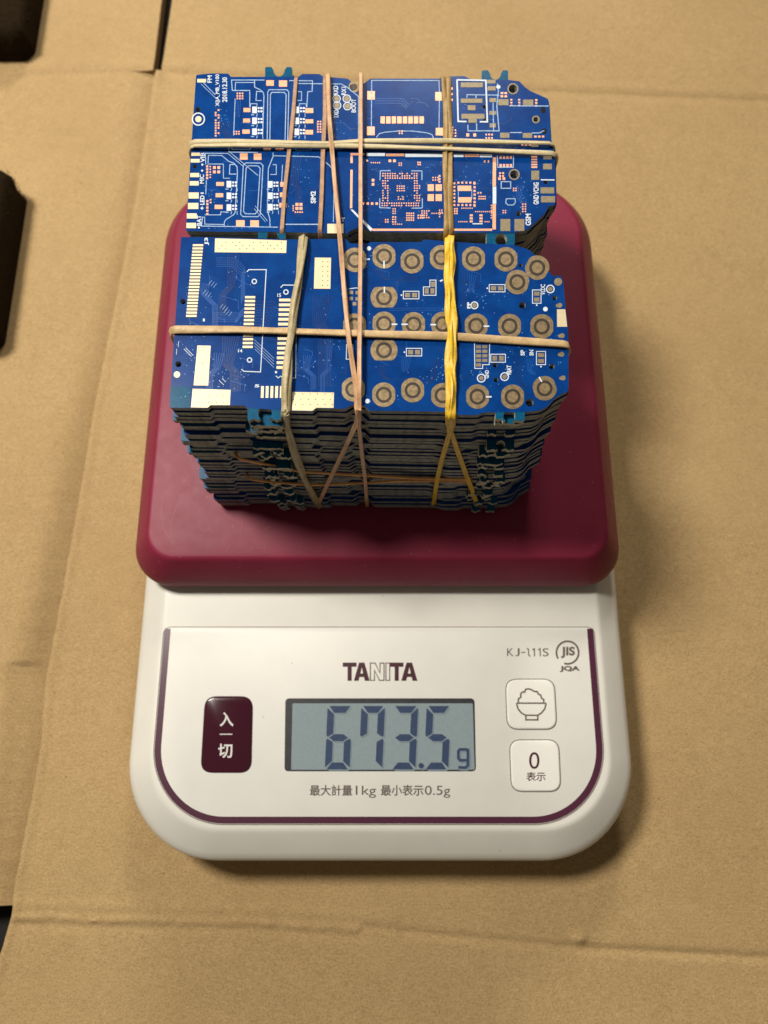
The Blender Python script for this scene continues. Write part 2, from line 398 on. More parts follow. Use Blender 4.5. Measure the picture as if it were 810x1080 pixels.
# control panel film
PZ = SZ + .18
pan = loft('control_panel', [(rrect(-60.3 + d, 60.2 - d, -19.4 + d, 32.3 - d, 20 - d, 2.2 - d, n=18), z) for d, z in ((0, SZ - .2), (0, PZ - .05), (.08, PZ))], M['panel'], scale, smooth=radians(35))
# hairline and U-shaped stripe
def ring_band(name, outer, inner, z, mat, parent):
    n = len(outer); V = [(x, y, z) for x, y in outer] + [(x, y, z) for x, y in inner]
    return mk(name, V, [(i, (i + 1) % n, n + (i + 1) % n, n + i) for i in range(n)], mat, parent)
U_o = rrect(-60.2, 60.1, -19.3, 32.2, 19.9, 2.1, n=18); U_i = rrect(-60.0, 59.9, -19.1, 32.0, 19.7, 1.9, n=18)
ring_band('panel_outline', U_o, U_i, PZ + .03, M['greyink'], pan)
def ustripe(d, n=18):
    x0, x1, y0, r = -59.9 + d, 59.8 - d, -19.0 + d * .95, 19.6 - d
    p = [(x0, 31.6)] + [(x0 + r + r * cos(radians(180 + 90 * i / n)), y0 + r + r * sin(radians(180 + 90 * i / n))) for i in range(n + 1)]
    p += [(x1 - r + r * cos(radians(270 + 90 * i / n)), y0 + r + r * sin(radians(270 + 90 * i / n))) for i in range(n + 1)] + [(x1, 31.6)]
    return p
o_, i_ = ustripe(0), ustripe(1.75); n_ = len(o_)
mk('maroon_stripe', [(x, y, PZ + .05) for x, y in o_ + i_], [(i, i + 1, n_ + i + 1, n_ + i) for i in range(n_ - 1)], M['stripe'], pan)

# lettering
ink = D(PZ + .06)
def letter_quads(dd, x, y0, y1, w, ch):
    st = w * .30; h = y1 - y0
    if ch == 'T':
        dd.poly([(x, y0), (x + w, y0), (x + w, y0 + h * .23), (x + w / 2 + st / 2, y0 + h * .23), (x + w / 2 + st / 2, y1), (x + w / 2 - st / 2, y1), (x + w / 2 - st / 2, y0 + h * .23), (x, y0 + h * .23)])
    if ch == 'A':
        dd.poly([(x, y1), (x + w * .33, y0), (x + w * .5, y0), (x + w * .5, y0 + h * .24), (x + w * .41, y0 + h * .6), (x + w * .5, y0 + h * .6), (x + w * .5, y0 + h * .79), (x + w * .36, y0 + h * .79), (x + w * .30, y1)])
        dd.poly([(x + w, y1), (x + w * .70, y1), (x + w * .64, y0 + h * .79), (x + w * .5, y0 + h * .79), (x + w * .5, y0 + h * .6), (x + w * .59, y0 + h * .6), (x + w * .5, y0 + h * .24), (x + w * .5, y0), (x + w * .67, y0)])
ya, yb = 698.8, 718.0
letter_quads(ink, 361.5, ya, yb, 14.5, 'T'); letter_quads(ink, 373.2, ya, yb, 16.6, 'A')
letter_quads(ink, 411.3, ya, yb, 14.2, 'T'); letter_quads(ink, 423.2, ya, yb, 17, 'A')
ink.line([(390.6, yb - .5), (390.6, ya + .5), (395.6, ya + .5), (400.8, ya + 11), (400.8, ya + .5), (405, ya + .5), (405, yb - .5), (400.2, yb - .5), (395, yb - 11), (395, yb - .5)], .95, True)
ink.line([(407, ya + .5), (411, ya + .5), (411, yb - .5), (407, yb - .5)], .9, True)
ink.build('maker_name', M['ink'], pan)
t = D(PZ + .06)
t.text('最大計量', 326.7, 827.8, 371.5, 839.3, bold=.014); t.text('1kg', 375.2, 828.6, 396.5, 841.5)
t.text('最小表示', 401.6, 827.8, 446.5, 839.3, bold=.014); t.text('0.5g', 448.0, 828.6, 474.8, 841.5)
t.build('capacity_text', M['greyink'], pan)
t = D(PZ + .06)
t.text('K', 534.8, 683.6, 541.6, 692); t.text('J', 543.5, 683.6, 548, 692); t.line([(549.7, 688), (554.2, 688)], 1)
t.line([(555.6, 684), (557.3, 684.6), (557.6, 690.8), (559.2, 692.3)], 1.15); t.line([(561.4, 685.4), (563.6, 684.2), (563.8, 692.2)], 1.15); t.line([(567.4, 685.4), (569.6, 684.2), (569.8, 692.2)], 1.15); t.text('S', 572.3, 683.6, 578.6, 692.2)
t.build('type_text', M['greyink'], pan)
t = D(PZ + .06)
t.line([(598.6 + 11.7 * cos(radians(a)), 688.2 + 11.7 * sin(radians(a)) * 1.02) for a in range(132, 132 - 345, -8)][3:], 1.9)
t.text('JIS', 591.6, 682.0, 606.4, 694.0, bold=.035)
t.text('JQA', 590.4, 702.4, 611.6, 708.8, bold=.05)
t.build('standards_mark', M['greyink'], pan)

# LCD
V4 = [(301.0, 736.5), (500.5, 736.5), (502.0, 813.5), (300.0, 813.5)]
def px_round(q, r, n=5):
    out = []
    for i in range(4):
        p = Vector(q[i]); a = (Vector(q[i - 1]) - p).normalized(); b = (Vector(q[(i + 1) % 4]) - p).normalized()
        for k in range(n + 1):
            s_ = k / n; out.append(tuple(p + a * r * (1 - s_) ** 2 + b * r * s_ ** 2))
    return out
d = D(PZ + .05); d.poly(px_round(V4, 4.5)); lcd = d.build('display', M['bezel'], pan)  # flat dark border, with the window's shadow at top and left drawn in
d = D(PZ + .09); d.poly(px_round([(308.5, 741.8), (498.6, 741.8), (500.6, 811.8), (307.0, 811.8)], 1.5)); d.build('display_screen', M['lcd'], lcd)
def digit(dd, x, y0, x1, y1, segs, dx=0, dy=0, w=8.2, gp=1.0):
    x += dx; x1 += dx; y0 += dy; y1 += dy; ym = (y0 + y1) / 2; h = w / 2
    sk = lambda X, Y: (X + (ym - Y) * .045, Y)
    P = {
        'a': [(x + gp + 1, y0), (x1 - gp - 1, y0), (x1 - w + 1, y0 + w - 1), (x + w - 1, y0 + w - 1)],
        'd': [(x + w - 1, y1 - w + 1), (x1 - w + 1, y1 - w + 1), (x1 - gp - 1, y1), (x + gp + 1, y1)],
        'g': [(x + gp + 2.2, ym), (x + w, ym - h + .4), (x1 - w, ym - h + .4), (x1 - gp - 2.2, ym), (x1 - w, ym + h - .4), (x + w, ym + h - .4)],
        'f': [(x, y0 + gp + 1), (x + w - 1, y0 + w + .4), (x + w - 1, ym - h - .4), (x + 1.5, ym - gp), (x, ym - gp - 1.5)],
        'e': [(x, ym + gp + 1.5), (x + 1.5, ym + gp), (x + w - 1, ym + h + .4), (x + w - 1, y1 - w - .4), (x, y1 - gp - 1)],
        'b': [(x1, y0 + gp + 1), (x1, ym - gp - 1.5), (x1 - 1.5, ym - gp), (x1 - w + 1, ym - h - .4), (x1 - w + 1, y0 + w + .4)],
        'c': [(x1 - 1.5, ym + gp), (x1, ym + gp + 1.5), (x1, y1 - gp - 1), (x1 - w + 1, y1 - w - .4), (x1 - w + 1, ym + h + .4)]}
    for s_ in segs: dd.poly([sk(*p) for p in P[s_]])
def readout(z, dx, dy, mat, name):
    dd = D(z)
    digit(dd, 344.0, 744.6, 370.2, 811.4, 'afedcg', dx, dy); digit(dd, 379.6, 744.6, 404.6, 811.4, 'afbc', dx, dy)
    digit(dd, 413.5, 744.6, 439.6, 811.4, 'abcdg', dx, dy); digit(dd, 448.5, 744.6, 474.2, 811.4, 'afgcd', dx, dy)
    dd.disc(444.2 + dx, 807.6 + dy, 2.9)
    dd.line([(493.4 + dx, 789.5 + dy), (493.6 + dx, 807 + dy), (491 + dx, 809.6 + dy), (483.4 + dx, 809.2 + dy)], 2.9)
    dd.line([(492.6 + dx, 790.4 + dy), (485 + dx, 790.4 + dy), (483.4 + dx, 792.4 + dy), (483.4 + dx, 799.4 + dy), (485 + dx, 801.8 + dy), (492.6 + dx, 801.8 + dy)], 2.9)
    dd.build(name, mat, lcd)
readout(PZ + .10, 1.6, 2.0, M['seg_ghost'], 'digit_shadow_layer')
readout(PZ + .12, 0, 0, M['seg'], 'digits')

# buttons
def button(name, q, r, mat, hgt, parent):
    V = []; F = []; base = px_round(q, r, 6); n = len(base); cx = sum(p[0] for p in q) / 4; cy = sum(p[1] for p in q) / 4
    for ins_, z in ((0, 0), (.3, .5), (1.0, .85), (2.2, 1.0)):
        for x, y in base:
            v = Vector((cx - x, cy - y)); v = v.normalized() * ins_; V.append(at(x + v.x, y + v.y, PZ + .02 + hgt * z))
    for k in range(3):
        for i in range(n): j = (i + 1) % n; F.append((k * n + j, k * n + i, (k + 1) * n + i, (k + 1) * n + j))
    F.append(tuple(reversed(range(3 * n, 4 * n))))
    return mk(name, V, F, mat, parent, smooth=radians(60))
b1 = button('power_button', [(216, 734.2), (266.8, 734.2), (265.0, 815.2), (211.2, 815.2)], 13, M['button'], .45, pan)
t = D(PZ + .52); t.text('入', 231.5, 751.0, 246.2, 766.2, bold=.02); t.line([(231.8, 774.4), (245, 774.4)], 1.1); t.text('切', 230.0, 784.4, 245.2, 799.6, bold=.02)
t.build('button_text', M['wink'], b1)
b2 = button('rice_mode_button', [(533.4, 716.6), (584.4, 716.6), (587.2, 769.0), (535.2, 769.0)], 12, M['panel'], .35, pan)
t = D(PZ + .07); t.line(px_round([(533.2, 716.4), (584.6, 716.4), (587.4, 769.2), (535.0, 769.2)], 12, 6), 1.15, True); t.build('button_outline', M['greyink'], b2)
t = D(PZ + .41)
t.line([(544.8, 741.6), (576, 741.6)], 1.6)
t.line([(544.8, 741.6), (546.3, 747.5), (550, 752), (554.3, 754.4), (567, 754.4), (571, 752), (574.6, 747.5), (576, 741.6)], 1.6)
t.line([(554.6, 754.4), (554.6, 759.2), (567.2, 759.2), (567.2, 754.4)], 1.6)
arc = [(546.6, 740.6), (546.8, 737), (549.4, 735.2), (549.2, 731.6), (551.6, 729.6), (553.4, 730), (554.4, 727), (557.2, 726.4), (560.6, 727.4), (563.4, 729.2), (566.6, 729.4), (567.8, 732), (570.4, 733.2), (571, 736.2), (573.6, 737.8), (573.4, 740.6)]
t.line(arc, 1.6); t.build('rice_bowl_icon', M['greyink'], b2)
b3 = button('zero_button', [(537.6, 780.6), (589.0, 780.6), (591.4, 834.6), (539.6, 834.6)], 12, M['panel'], .35, pan)
t = D(PZ + .07); t.line(px_round([(537.4, 780.4), (589.2, 780.4), (591.6, 834.8), (539.4, 834.8)], 12, 6), 1.15, True); t.build('button_outline', M['greyink'], b3)
t = D(PZ + .41); t.text('0', 558.0, 793.2, 569.0, 811.0); t.text('表示', 555.0, 814.2, 575.4, 823.8, bold=.01); t.build('button_text', M['ink'], b3)

# scratches on the platform
M['scratch'] = simple('scratched_plastic', (.29, .055, .095), .5, .4)
for cx, cy, r, a0, a1 in ((175, 500, 34, -60, 50), (150, 520, 58, -40, 20), (200, 540, 30, 120, 200), (185, 560, 30, -80, -30), (230, 565, 50, 170, 220)):
    D(36.02).line([(cx + r * cos(radians(a0 + (a1 - a0) * i / 14)), cy + r * 1.3 * sin(radians(a0 + (a1 - a0) * i / 14))) for i in range(15)], .4).build('scratch', M['scratch'], scale)
for i in range(26):
    x, y = R.uniform(168, 300), R.uniform(445, 580); a = R.uniform(0, pi); l = R.uniform(3, 16)
    if y < 540 and x > 190: continue
    D(36.025).line([(x, y), (x + l * cos(a), y + l * sin(a))], R.uniform(.25, .42)).build('scratch', M['scratch'], scale)

# ================================================================ circuit boards
ZT = 88.0; TH = 1.36; NB = 34; PITCH = (ZT - 37.0) / NB
F_OUT = [(191, 250), (233, 250.3), (262, 251.2), (303, 252.5), (346, 252), (365, 252), (369, 256.5), (387, 257.5), (390.5, 255.3), (444, 255.3), (447, 252.6), (500, 256.5), (540, 258), (547, 260), (556.7, 262.8), (564, 268.7), (571, 276), (578, 285), (583, 291), (591.5, 290.8), (594, 297), (596.7, 326.5), (598.8, 345), (599.6, 364), (599.6, 409), (598.6, 412.6), (593.7, 414.8), (584.8, 420), (577, 429), (570, 432.6), (555, 434.5), (523, 434.8), (510, 435), (504, 437.6), (484, 437.6), (470, 434.2), (389.5, 433.2), (384, 427.4), (371.6, 426.8), (364, 431.2), (333.4, 430.4), (329.5, 433.8), (308, 433.4), (297, 432.5), (260.6, 430.2), (258, 427.8), (222, 427.6), (218.5, 430.4), (181, 430.2), (178.6, 428)]
F_HOLES = [(193, 318, 2.9), (188, 384, 3.2), (551, 322, 3.6), (585, 314.2, 2.5), (549, 280, 2), (582, 386.5, 3), (522.2, 385, 2.5), (523, 400.5, 2.5), (558.6, 424.6, 4.2)]
B_OUT = [(206.7, 80), (208, 78.8), (223, 77.4), (240.6, 77.6), (243.5, 81), (308, 81), (315.5, 80.6), (318.7, 78), (337, 78), (340.5, 80.6), (367, 83), (370.4, 86.2), (368.6, 90), (370.5, 95), (375, 96.5), (379.5, 94), (380.8, 89), (384.6, 87.4), (390.6, 82.9), (462, 82.9), (472.8, 80.6), (490, 80.2), (497, 84), (536.5, 84.3), (547.6, 85.7), (553.5, 91.7), (559.4, 96), (570, 100.6), (577.5, 104), (579, 107), (581, 145), (585.4, 164), (586.2, 212), (584, 216.2), (578.7, 217.4), (574, 226), (564, 235), (556.5, 242.2), (543, 245.4), (500, 245.4), (394, 244.6), (383.5, 241.5), (376, 240.5), (368.5, 244), (366, 246.5), (303, 244.8), (260, 244.2), (239, 244.4), (197.4, 243.8), (196, 242)]
B_HOLES = [(208.8, 115.6, 2.7), (542.3, 184, 4.2), (541, 93.6, 4.4), (565.2, 126, 2.7), (511, 112.4, 2.2), (511, 126, 2.2), (205.4, 175.4, 2.2), (547, 225.3, 2.6), (575.6, 191.8, 2.3), (373.5, 91.5, 0)]
def circ(x, y, r, n=16): return [(x + r * cos(2 * pi * i / n), y + r * sin(2 * pi * i / n)) for i in range(n)]
def tab_outline(x0, x1, y0, y1, up=False, sd=0):     # break-off tab with a half-round cut and a ragged broken edge
    rr = random.Random(sd); cx = (x0 + x1) / 2 + rr.uniform(-.8, .8); r = (x1 - x0) * rr.uniform(.17, .22)
    if up: return [(x0, y1), (x0, y0 + 1), (x0 + 1.5, y0), (cx - r - 2, y0), (cx - r - 1, y0 + 2)] + [(cx + r * cos(radians(a)), y0 + 3 - r * 1.2 * sin(radians(a)) * -1) for a in range(180, -1, -20)] + [(cx + r + 1, y0 + 2), (cx + r + 2, y0), (x1 - 1.5, y0), (x1, y0 + 1), (x1, y1)]
    def ragged(a, b):
        n = rr.choice((3, 4, 5)); return [(a + (b - a) * (k + rr.uniform(.1, .9)) / n, y1 + rr.uniform(-2.6, 1.2)) for k in range(n)]
    open_ = rr.random() < .7
    arc = [(cx + r * cos(radians(a)), (y0 + y1) / 2 + .6 - r * sin(radians(a))) for a in range(-50, 231, 20)]
    return [(x0, y0), (x1, y0), (x1, y1 - 1.5)] + ragged(x1, cx + r * .8) + (arc if open_ else [(cx, y1 + rr.uniform(-2, 0))]) + ragged(cx - r * .8, x0) + [(x0, y1 - 2)]
def plate(splines, piv, thick=TH):
    V, F, nz = curve_fill([[(lambda p: (p.x - piv[0], p.y - piv[1]))(at(x, y, ZT)) for x, y in s] for s in splines], thick)
    return V, F, nz
def plate_mesh(name, splines, piv, mats, thick=TH, dz=0):
    V, F, nz = plate(splines, piv, thick)
    me = bpy.data.meshes.new(name); me.from_pydata([(v.x * S, v.y * S, (v.z - thick / 2 + dz) * S) for v in V], [], F)
    for m in mats: me.materials.append(m)
    me.polygons.foreach_set('material_index', [0 if abs(z) > .5 else 1 for z in nz]); me.update()
    return me
PF = (0.0, 90.0); PB = (0.0, 135.0)
meF = plate_mesh('laminate', [F_OUT] + [circ(*h) for h in F_HOLES], PF, [M['mask'], M['edge']])
meB = plate_mesh('laminate', [B_OUT] + [circ(*h) for h in B_HOLES if h[2]], PB, [M['mask'], M['edge']])
e = .35
meF_v = [[plate_mesh('breakoff_tab', [tab_outline(261, 296.5, 427, 443 + q % 3, sd=q)], PF, [M['teal'], M['tan_edge']], TH - .06, -.03),
          plate_mesh('breakoff_tab', [tab_outline(522.5, 553.5, 432, 444 + q % 3, sd=q + 40)], PF, [M['teal'], M['tan_edge']], TH - .06, -.03)] for q in range(7)]
meB_t = [plate_mesh('breakoff_tab', [tab_outline(279.5, 308, 70.5, 82, True)], PB, [M['teal'], M['tan_edge']], TH - .06, -.03),
         plate_mesh('breakoff_tab', [tab_outline(508, 536, 74, 85.5, True)], PB, [M['teal'], M['tan_edge']], TH - .06, -.03)]
ORD = ['topmost', 'second', 'third', 'fourth', 'fifth', 'sixth', 'seventh', 'eighth', 'ninth', 'tenth', 'eleventh', 'twelfth', 'thirteenth', 'fourteenth', 'fifteenth', 'sixteenth', 'seventeenth', 'eighteenth', 'nineteenth', 'twentieth', 'twenty-first', 'twenty-second', 'twenty-third', 'twenty-fourth', 'twenty-fifth', 'twenty-sixth', 'twenty-seventh', 'twenty-eighth', 'twenty-ninth', 'thirtieth', 'thirty-first', 'thirty-second', 'thirty-third', 'bottommost']
def part(name, me, parent, loc=(0, 0, 0)):
    o = bpy.data.objects.new(name, me); C.objects.link(o); o.parent = parent; o.location = loc; return o
tops = {}
_p = [at(x, y, ZT) for x, y in ((180.6, 390), (214, 391), (213, 430), (181, 430), (179, 428))]
meP = bpy.data.meshes.new('bare_patch'); meP.from_pydata([((p.x - PF[0]) * S, (p.y - PF[1]) * S, 0) for p in _p], [], [(0, 1, 2, 3, 4)]); meP.materials.append(M['teal'])
for which in ('front', 'rear'):
    rr = random.Random(11 if which == 'front' else 23); jx = jy = ja = 0
    gaps = [rr.choice((.02, .03, .05, .1, .45)) for _ in range(NB)]; gs = sum(gaps[1:]); room = (NB * PITCH - 1.2) - (NB - 1) * TH; zc = ZT
    for k in range(NB):
        front = which == 'front'; piv = PF if front else PB
        if k == 0:
            lab = 'topmost board of the front stack, blue with round brass keypad contacts' if front else 'topmost board of the rear stack, blue with copper pads, white outlines and board lettering'
            x = y = a = 0; z = ZT
        else:
            lab = ('blue circuit board edge in the keypad-topped front stack, %s from the top' if front else 'blue circuit board edge in the rear stack under the lettered board, %s from the top') % ORD[k]
            if k == NB - 1: lab = 'bottommost circuit board of the %s stack, just above the maroon platform' % which
            jx = jx * .5 + rr.uniform(-.5, .5); jy = jy * .5 + rr.uniform(-.34, .34); ja = ja * .6 + rr.uniform(-.38, .38)
            if front: lean = -4.6 * (k / NB) ** 1.1
            else: lean = 0; jy = min(0.25, jy) * .4
            x, y, a = jx, jy + lean, ja * (1 if front else .5)
            if not front: y = max(y, -.1)
            if front and 24 <= k <= 29: x = -1.9 + .15 * (k % 3)
            if front and k in (5, 10, 11, 14): x -= 1.2
            if front and k in (5, 11, 25): y += .5
            if front and k >= 31: y -= .8
            zc -= TH + gaps[k] * room / gs; z = zc
        r = empty('circuit_board', (piv[0] + x, piv[1] + y, z), lab, 'circuit board', '%s stack of circuit boards' % which)
        if k: r.rotation_euler.z = radians(a)
        part('laminate', meF if front else meB, r)
        if front and k in (4, 5, 6, 9, 10, 11, 13, 14, 24, 25, 26, 27, 28, 29): part('bare_patch', meP, r, (0, 0, .00003))
        if front: meF_t = [meF_v[rr.randrange(7)][0], meF_v[rr.randrange(7)][1]] if k else [meF_v[0][0], meF_v[3][1]]
        for i_, tm in enumerate(meF_t if front else meB_t):
            sx = rr.uniform(-.25, .25) * S if k else 0
            if k and rr.random() < .22: continue      # some tabs are snapped off
            part('breakoff_tab', tm, r, (sx, rr.uniform(-.3, 1.6) * S * (1 if front else -1) if k else 0, 0))
        if k == 0: tops[which] = r
# rear-stack tabs that poke out in the gap between the stacks
g_t = [plate_mesh('breakoff_tab', [tab_outline(272, 301, 243.6, 252)], PB, [M['teal'], M['tan_edge']], TH - .06, -.03), plate_mesh('breakoff_tab', [tab_outline(513, 543, 244.8, 258.5)], PB, [M['teal'], M['tan_edge']], TH - .06, -.03)]
for m_ in g_t: part('breakoff_tab', m_, tops['rear'], (0, 0, -.0001))

# ---- artwork of the front board (keypad side)
T = tops['front']; z0 = ZT
tr = D(z0 + .012); rt = random.Random(5)
def bundle(dd, x, y, dirs, n, gap, w=.42):
    for i in range(n):
        p = [(x + 0, y + i * gap)] if abs(dirs[0][0]) > abs(dirs[0][1]) else [(x + i * gap, y)]
        for q, (dx, dy) in enumerate(dirs):
            last = p[-1]; adj = (1 + .0 * i)
            p.append((last[0] + dx * adj - (i * gap * .41 if q == 0 else 0), last[1] + dy * adj))
        dd.line(p, w)
th = D(z0 + .016)
bundle(th, 228, 272, [(20, 0), (10, 10), (0, 30)], 5, 2.2); bundle(tr, 240, 268, [(0, 34), (-9, 9), (0, 22)], 6, 2.4); bundle(th, 212, 300, [(0, 10), (12, 12), (0, 26)], 5, 2.3)
bundle(tr, 262, 318, [(26, 0), (5, 5)], 9, 3.0); bundle(th, 224, 330, [(28, 0), (8, -8)], 5, 2.2); bundle(tr, 235, 355, [(0, 30), (8, 8), (0, 20)], 8, 2.5)
bundle(th, 226, 372, [(0, 16), (-8, 8), (0, 18)], 5, 2.6); bundle(tr, 330, 312, [(0, 30), (6, 6), (0, 60)], 9, 2.7); bundle(th, 344, 350, [(0, 40), (-6, 6), (0, 18)], 4, 2.4)
bundle(th, 320, 375, [(0, 14), (8, 8), (0, 14)], 5, 2.2); bundle(tr, 393, 283, [(12, 12), (10, 0)], 4, 2.6); bundle(tr, 400, 385, [(0, 9), (6, 6), (40, 0)], 4, 2.4)
bundle(th, 424, 376, [(0, 16)], 5, 2.3); bundle(tr, 455, 378, [(0, 20), (-7, 7)], 5, 2.2); bundle(th, 495, 290, [(0, 14), (-5, 5)], 4, 2.5); bundle(tr, 545, 330, [(-10, 0), (-8, 8)], 4, 2.4)
bundle(tr, 543, 380, [(0, 20), (7, 7), (14, 0)], 5, 2.3); bundle(th, 556, 378, [(0, 12), (5, 5)], 4, 2.3); bundle(tr, 488, 285, [(0, 40)], 3, 2.6); bundle(th, 410, 325, [(60, 0)], 2, 2.2)
bundle(tr, 440, 292, [(-16, 0), (-8, 8)], 3, 2.2)
for i in range(46):
    x, y = rt.uniform(192, 545), rt.uniform(282, 404); l = rt.uniform(5, 20); sg = rt.choice((-1, 1))
    (tr if i % 2 else th).line([(x, y), (x + l * rt.choice((0, 1)), y + .01 + l * .3), (x + l + .1, y + sg * l * .8)], .4)
tr.build('covered_traces', M['trace'], T); th.build('raised_traces', M['trace_hi'], T)
vd = D(z0 + .03)
clusters = [(235, 395, 22, 16, 44), (200, 375, 12, 12, 14), (345, 375, 24, 24, 34), (340, 300, 20, 20, 14), (255, 290, 18, 16, 14), (460, 395, 20, 14, 26), (440, 330, 40, 14, 20), (520, 310, 30, 12, 28), (500, 395, 40, 10, 30), (560, 370, 18, 14, 18), (420, 420, 40, 8, 20), (235, 345, 40, 30, 20), (195, 420, 10, 6, 6), (590, 380, 4, 30, 8), (555, 355, 30, 6, 8), (390, 300, 8, 40, 14)]
for cx, cy, sx, sy, n in clusters:
    for i in range(n):
        x, y = rt.gauss(cx, sx * .7), rt.gauss(cy, sy * .7)
        if 186 < x < 592 and 258 < y < 424: vd.disc(x, y, rt.uniform(.32, .62), 6)
vias = vd.build('vias', M['via'], T); vias['kind'] = 'stuff'
KP = [(374.5, 274.2), (405, 270.5), (434.6, 275.6), (465.5, 271.6), (499.4, 273), (533.6, 273.6), (566.6, 282.4), (545.6, 297.6), (405, 313.6), (374, 343.5), (405, 341.6), (436.2, 342.2), (467, 341.8), (502.2, 343.6), (537.4, 344), (571.4, 344.4), (405, 369.4), (372.6, 410.6), (404.8, 416.4), (435.2, 411.6), (466.8, 417), (503.6, 418.4), (540.6, 418.6), (574.4, 409.6)]
def clipc(cx, cy, r, wx, wy, n=40, rot=0):
    out = []
    for i in range(n):
        a = 2 * pi * i / n; x = max(-wx, min(wx, r * cos(a))); y = max(-wy, min(wy, r * sin(a)))
        out.append((cx + x * cos(rot) - y * sin(rot), cy + x * sin(rot) + y * cos(rot)))
    return out
for i, (x, y) in enumerate(KP):
    wide = i in (8, 16); rot = {6: .5, 7: .25, 23: -.3}.get(i, 0)
    A = clipc(x, y, 14.2 if wide else 12.9, 14.2 if wide else 12.0, 10.8 if wide else 12.9, rot=rot)
    c0 = clipc(x, y, 8.3, 9, 9, 28); c1 = clipc(x, y, 6.0, 9, 9, 28)
    r2 = empty('keypad_contact', (0, 0, 0)); r2.parent = T
    me = None
    V, F, nz = plate([A, c0], (0, 0), .05); V2, F2, nz2 = plate([c1], (0, 0), .05)
    b = len(V); V = [(v.x, v.y, v.z + z0 + .03) for v in V] + [(v.x, v.y, v.z + z0 + .03) for v in V2]
    F = F + [tuple(b + q for q in f) for f in F2]
    ctr = at(x, y, ZT)
    bpy.data.objects.remove(r2)
    k1 = mk('keypad_contact', V, F, M['brass'], T)
    ra = D(z0 + .058); ra.line(clipc(x, y, 7.1, 9, 9, 28), 2.8, True); ra.build('contact_ring', M['ringgap'], k1)
def goldpad(pts, grid=None):
    d_ = D(z0 + .04).poly(pts); o = d_.build('ground_pad', M['gold'], T)
    if grid:
        v_ = D(z0 + .055)
        for gx, gy in grid: v_.disc(gx, gy, .55, 6)
        v_.build('pad_vias', M['hole'], o)
goldpad([(226.8, 251.4), (262, 252.2), (302.4, 253.6), (301.8, 266.8), (226.4, 266)], [(231 + i * 7.3 + (j % 2) * 3, 255.5 + j * 3.4) for i in range(10) for j in range(3) if (i * 3 + j * 5) % 4])
goldpad([(332.0, 271.6), (349.2, 271.8), (348.4, 304.6), (331.0, 304.4)], [(334.5 + i * 5.6, 276 + j * 5) for i in range(3) for j in range(6) if (i * 2 + j * 3) % 3])
goldpad([(208.2, 364.4), (222.2, 364.6), (219.6, 406.6), (204.2, 406.4)], [(209, 370), (213.2, 370), (209.5, 366.5), (213.8, 366.5), (213.6, 383), (208, 398), (216, 399)])
goldpad([(203.2, 410.0), (243.2, 411.2), (242.4, 427.2), (222, 427.2), (219, 429.9), (201.4, 429.6)], [(220 + i * 8, 416.6 + j * 8) for i in range(3) for j in range(2)])
goldpad([(308.6, 413.4), (352.2, 414.0), (351.8, 430.2), (333.6, 430.0), (329.6, 433.2), (308.0, 432.8)], [(311.5 + i * 7.8 - (j % 2) * 2, 415.5 + j * 5.6) for i in range(6) for j in range(3)])
goldpad([(587.4, 326.2), (596.2, 326.2), (598.2, 344.6), (587.6, 344.6)])
D(z0 + .03).poly([(180, 407), (201.4, 408.2), (200, 429.9), (181, 429.9), (179.2, 428)]).build('bare_patch', M['teal'], T)
def connector(n, x0, x1, y, dx, dy, h, name='connector_pads'):
    d_ = D(z0 + .04); s_ = D(z0 + .03)
    for i in range(n):
        d_.rect(x0 + dx * i, y + dy * i - h / 2, x1 + dx * i, y + dy * i + h / 2)
        s_.rect(x0 + dx * i + .5, y + dy * i + h / 2, x1 + dx * i, y + dy * i + h / 2 + .8)
    o = d_.build(name, M['gold'], T); s_.build('pad_gap', M['ringgap'], o)
connector(23, 203.3, 214.4, 258.6, -.32, 3.385, 2.1)
connector(14, 258.4, 269.2, 313.4, -.2, 4.03, 2.3)
connector(15, 294.4, 306.4, 316.4, -.2, 5.08, 2.9)
d_ = D(z0 + .04)
for i in range(6): d_.rect(275.4 + i * 5.0, 407.2, 278.4 + i * 5.0, 419.6, .4)
d_.build('connector_pads', M['gold'], T)
sk = D(z0 + .075)
sk.line([(260.4, 286.6), (262.6, 284.4), (280.8, 284.4), (274.8, 392.3), (257.4, 391.6), (254.6, 389.4)], .9)
sk.line([(296, 303.4), (298.4, 300.6), (313.6, 300.8)], .9); sk.line([(312.6, 340), (311.8, 398.6), (304, 399.4)], .7)
sk.line([(291, 396.4), (293.5, 398.6), (296, 396.6), (299, 399)], .8)
for x, y, r in ((268.2, 296.8, 2.3), (263.2, 379.7, 2.3), (301.6, 308, 2.3), (580.4, 304.8, 4.0), (500.4, 322, 3.6), (507.6, 398.8, 4.1), (532.2, 397.2, 4.1)): sk.ring(x, y, r, 1.1)
for x, y, r in ((389.2, 262, 2.3), (575.2, 326, 2.5), (387.6, 423, 2.5)): sk.disc(x, y, r)
sk.text('J3', 215.6, 250.6, 220.4, 258.6, 90, .03); sk.text('1', 214, 336, 216, 339, 90); sk.text('15', 292.6, 309.4, 296.4, 313.2, 0, .02); sk.text('1', 290, 391.4, 292.2, 393.6, 90)
sk.text('14', 251, 368.4, 255.6, 371.6, 0, .03); sk.text('5', 268.6, 405.4, 273.6, 408.6, 0, .04); sk.text('VLDC', 570.2, 299.8, 575, 311, 90, .02); sk.text('VBAT', 534.4, 385.2, 539.4, 396, 90, .03)
sk.text('GND', 511.4, 390.4, 515.6, 399, 90, .03); sk.text('PP', 492.6, 318.6, 496.4, 325.4, 90, .04); sk.text('SP', 549, 369, 553.4, 375, 90, .03); sk.text('SN', 558.4, 369, 562.8, 375, 90, .03)
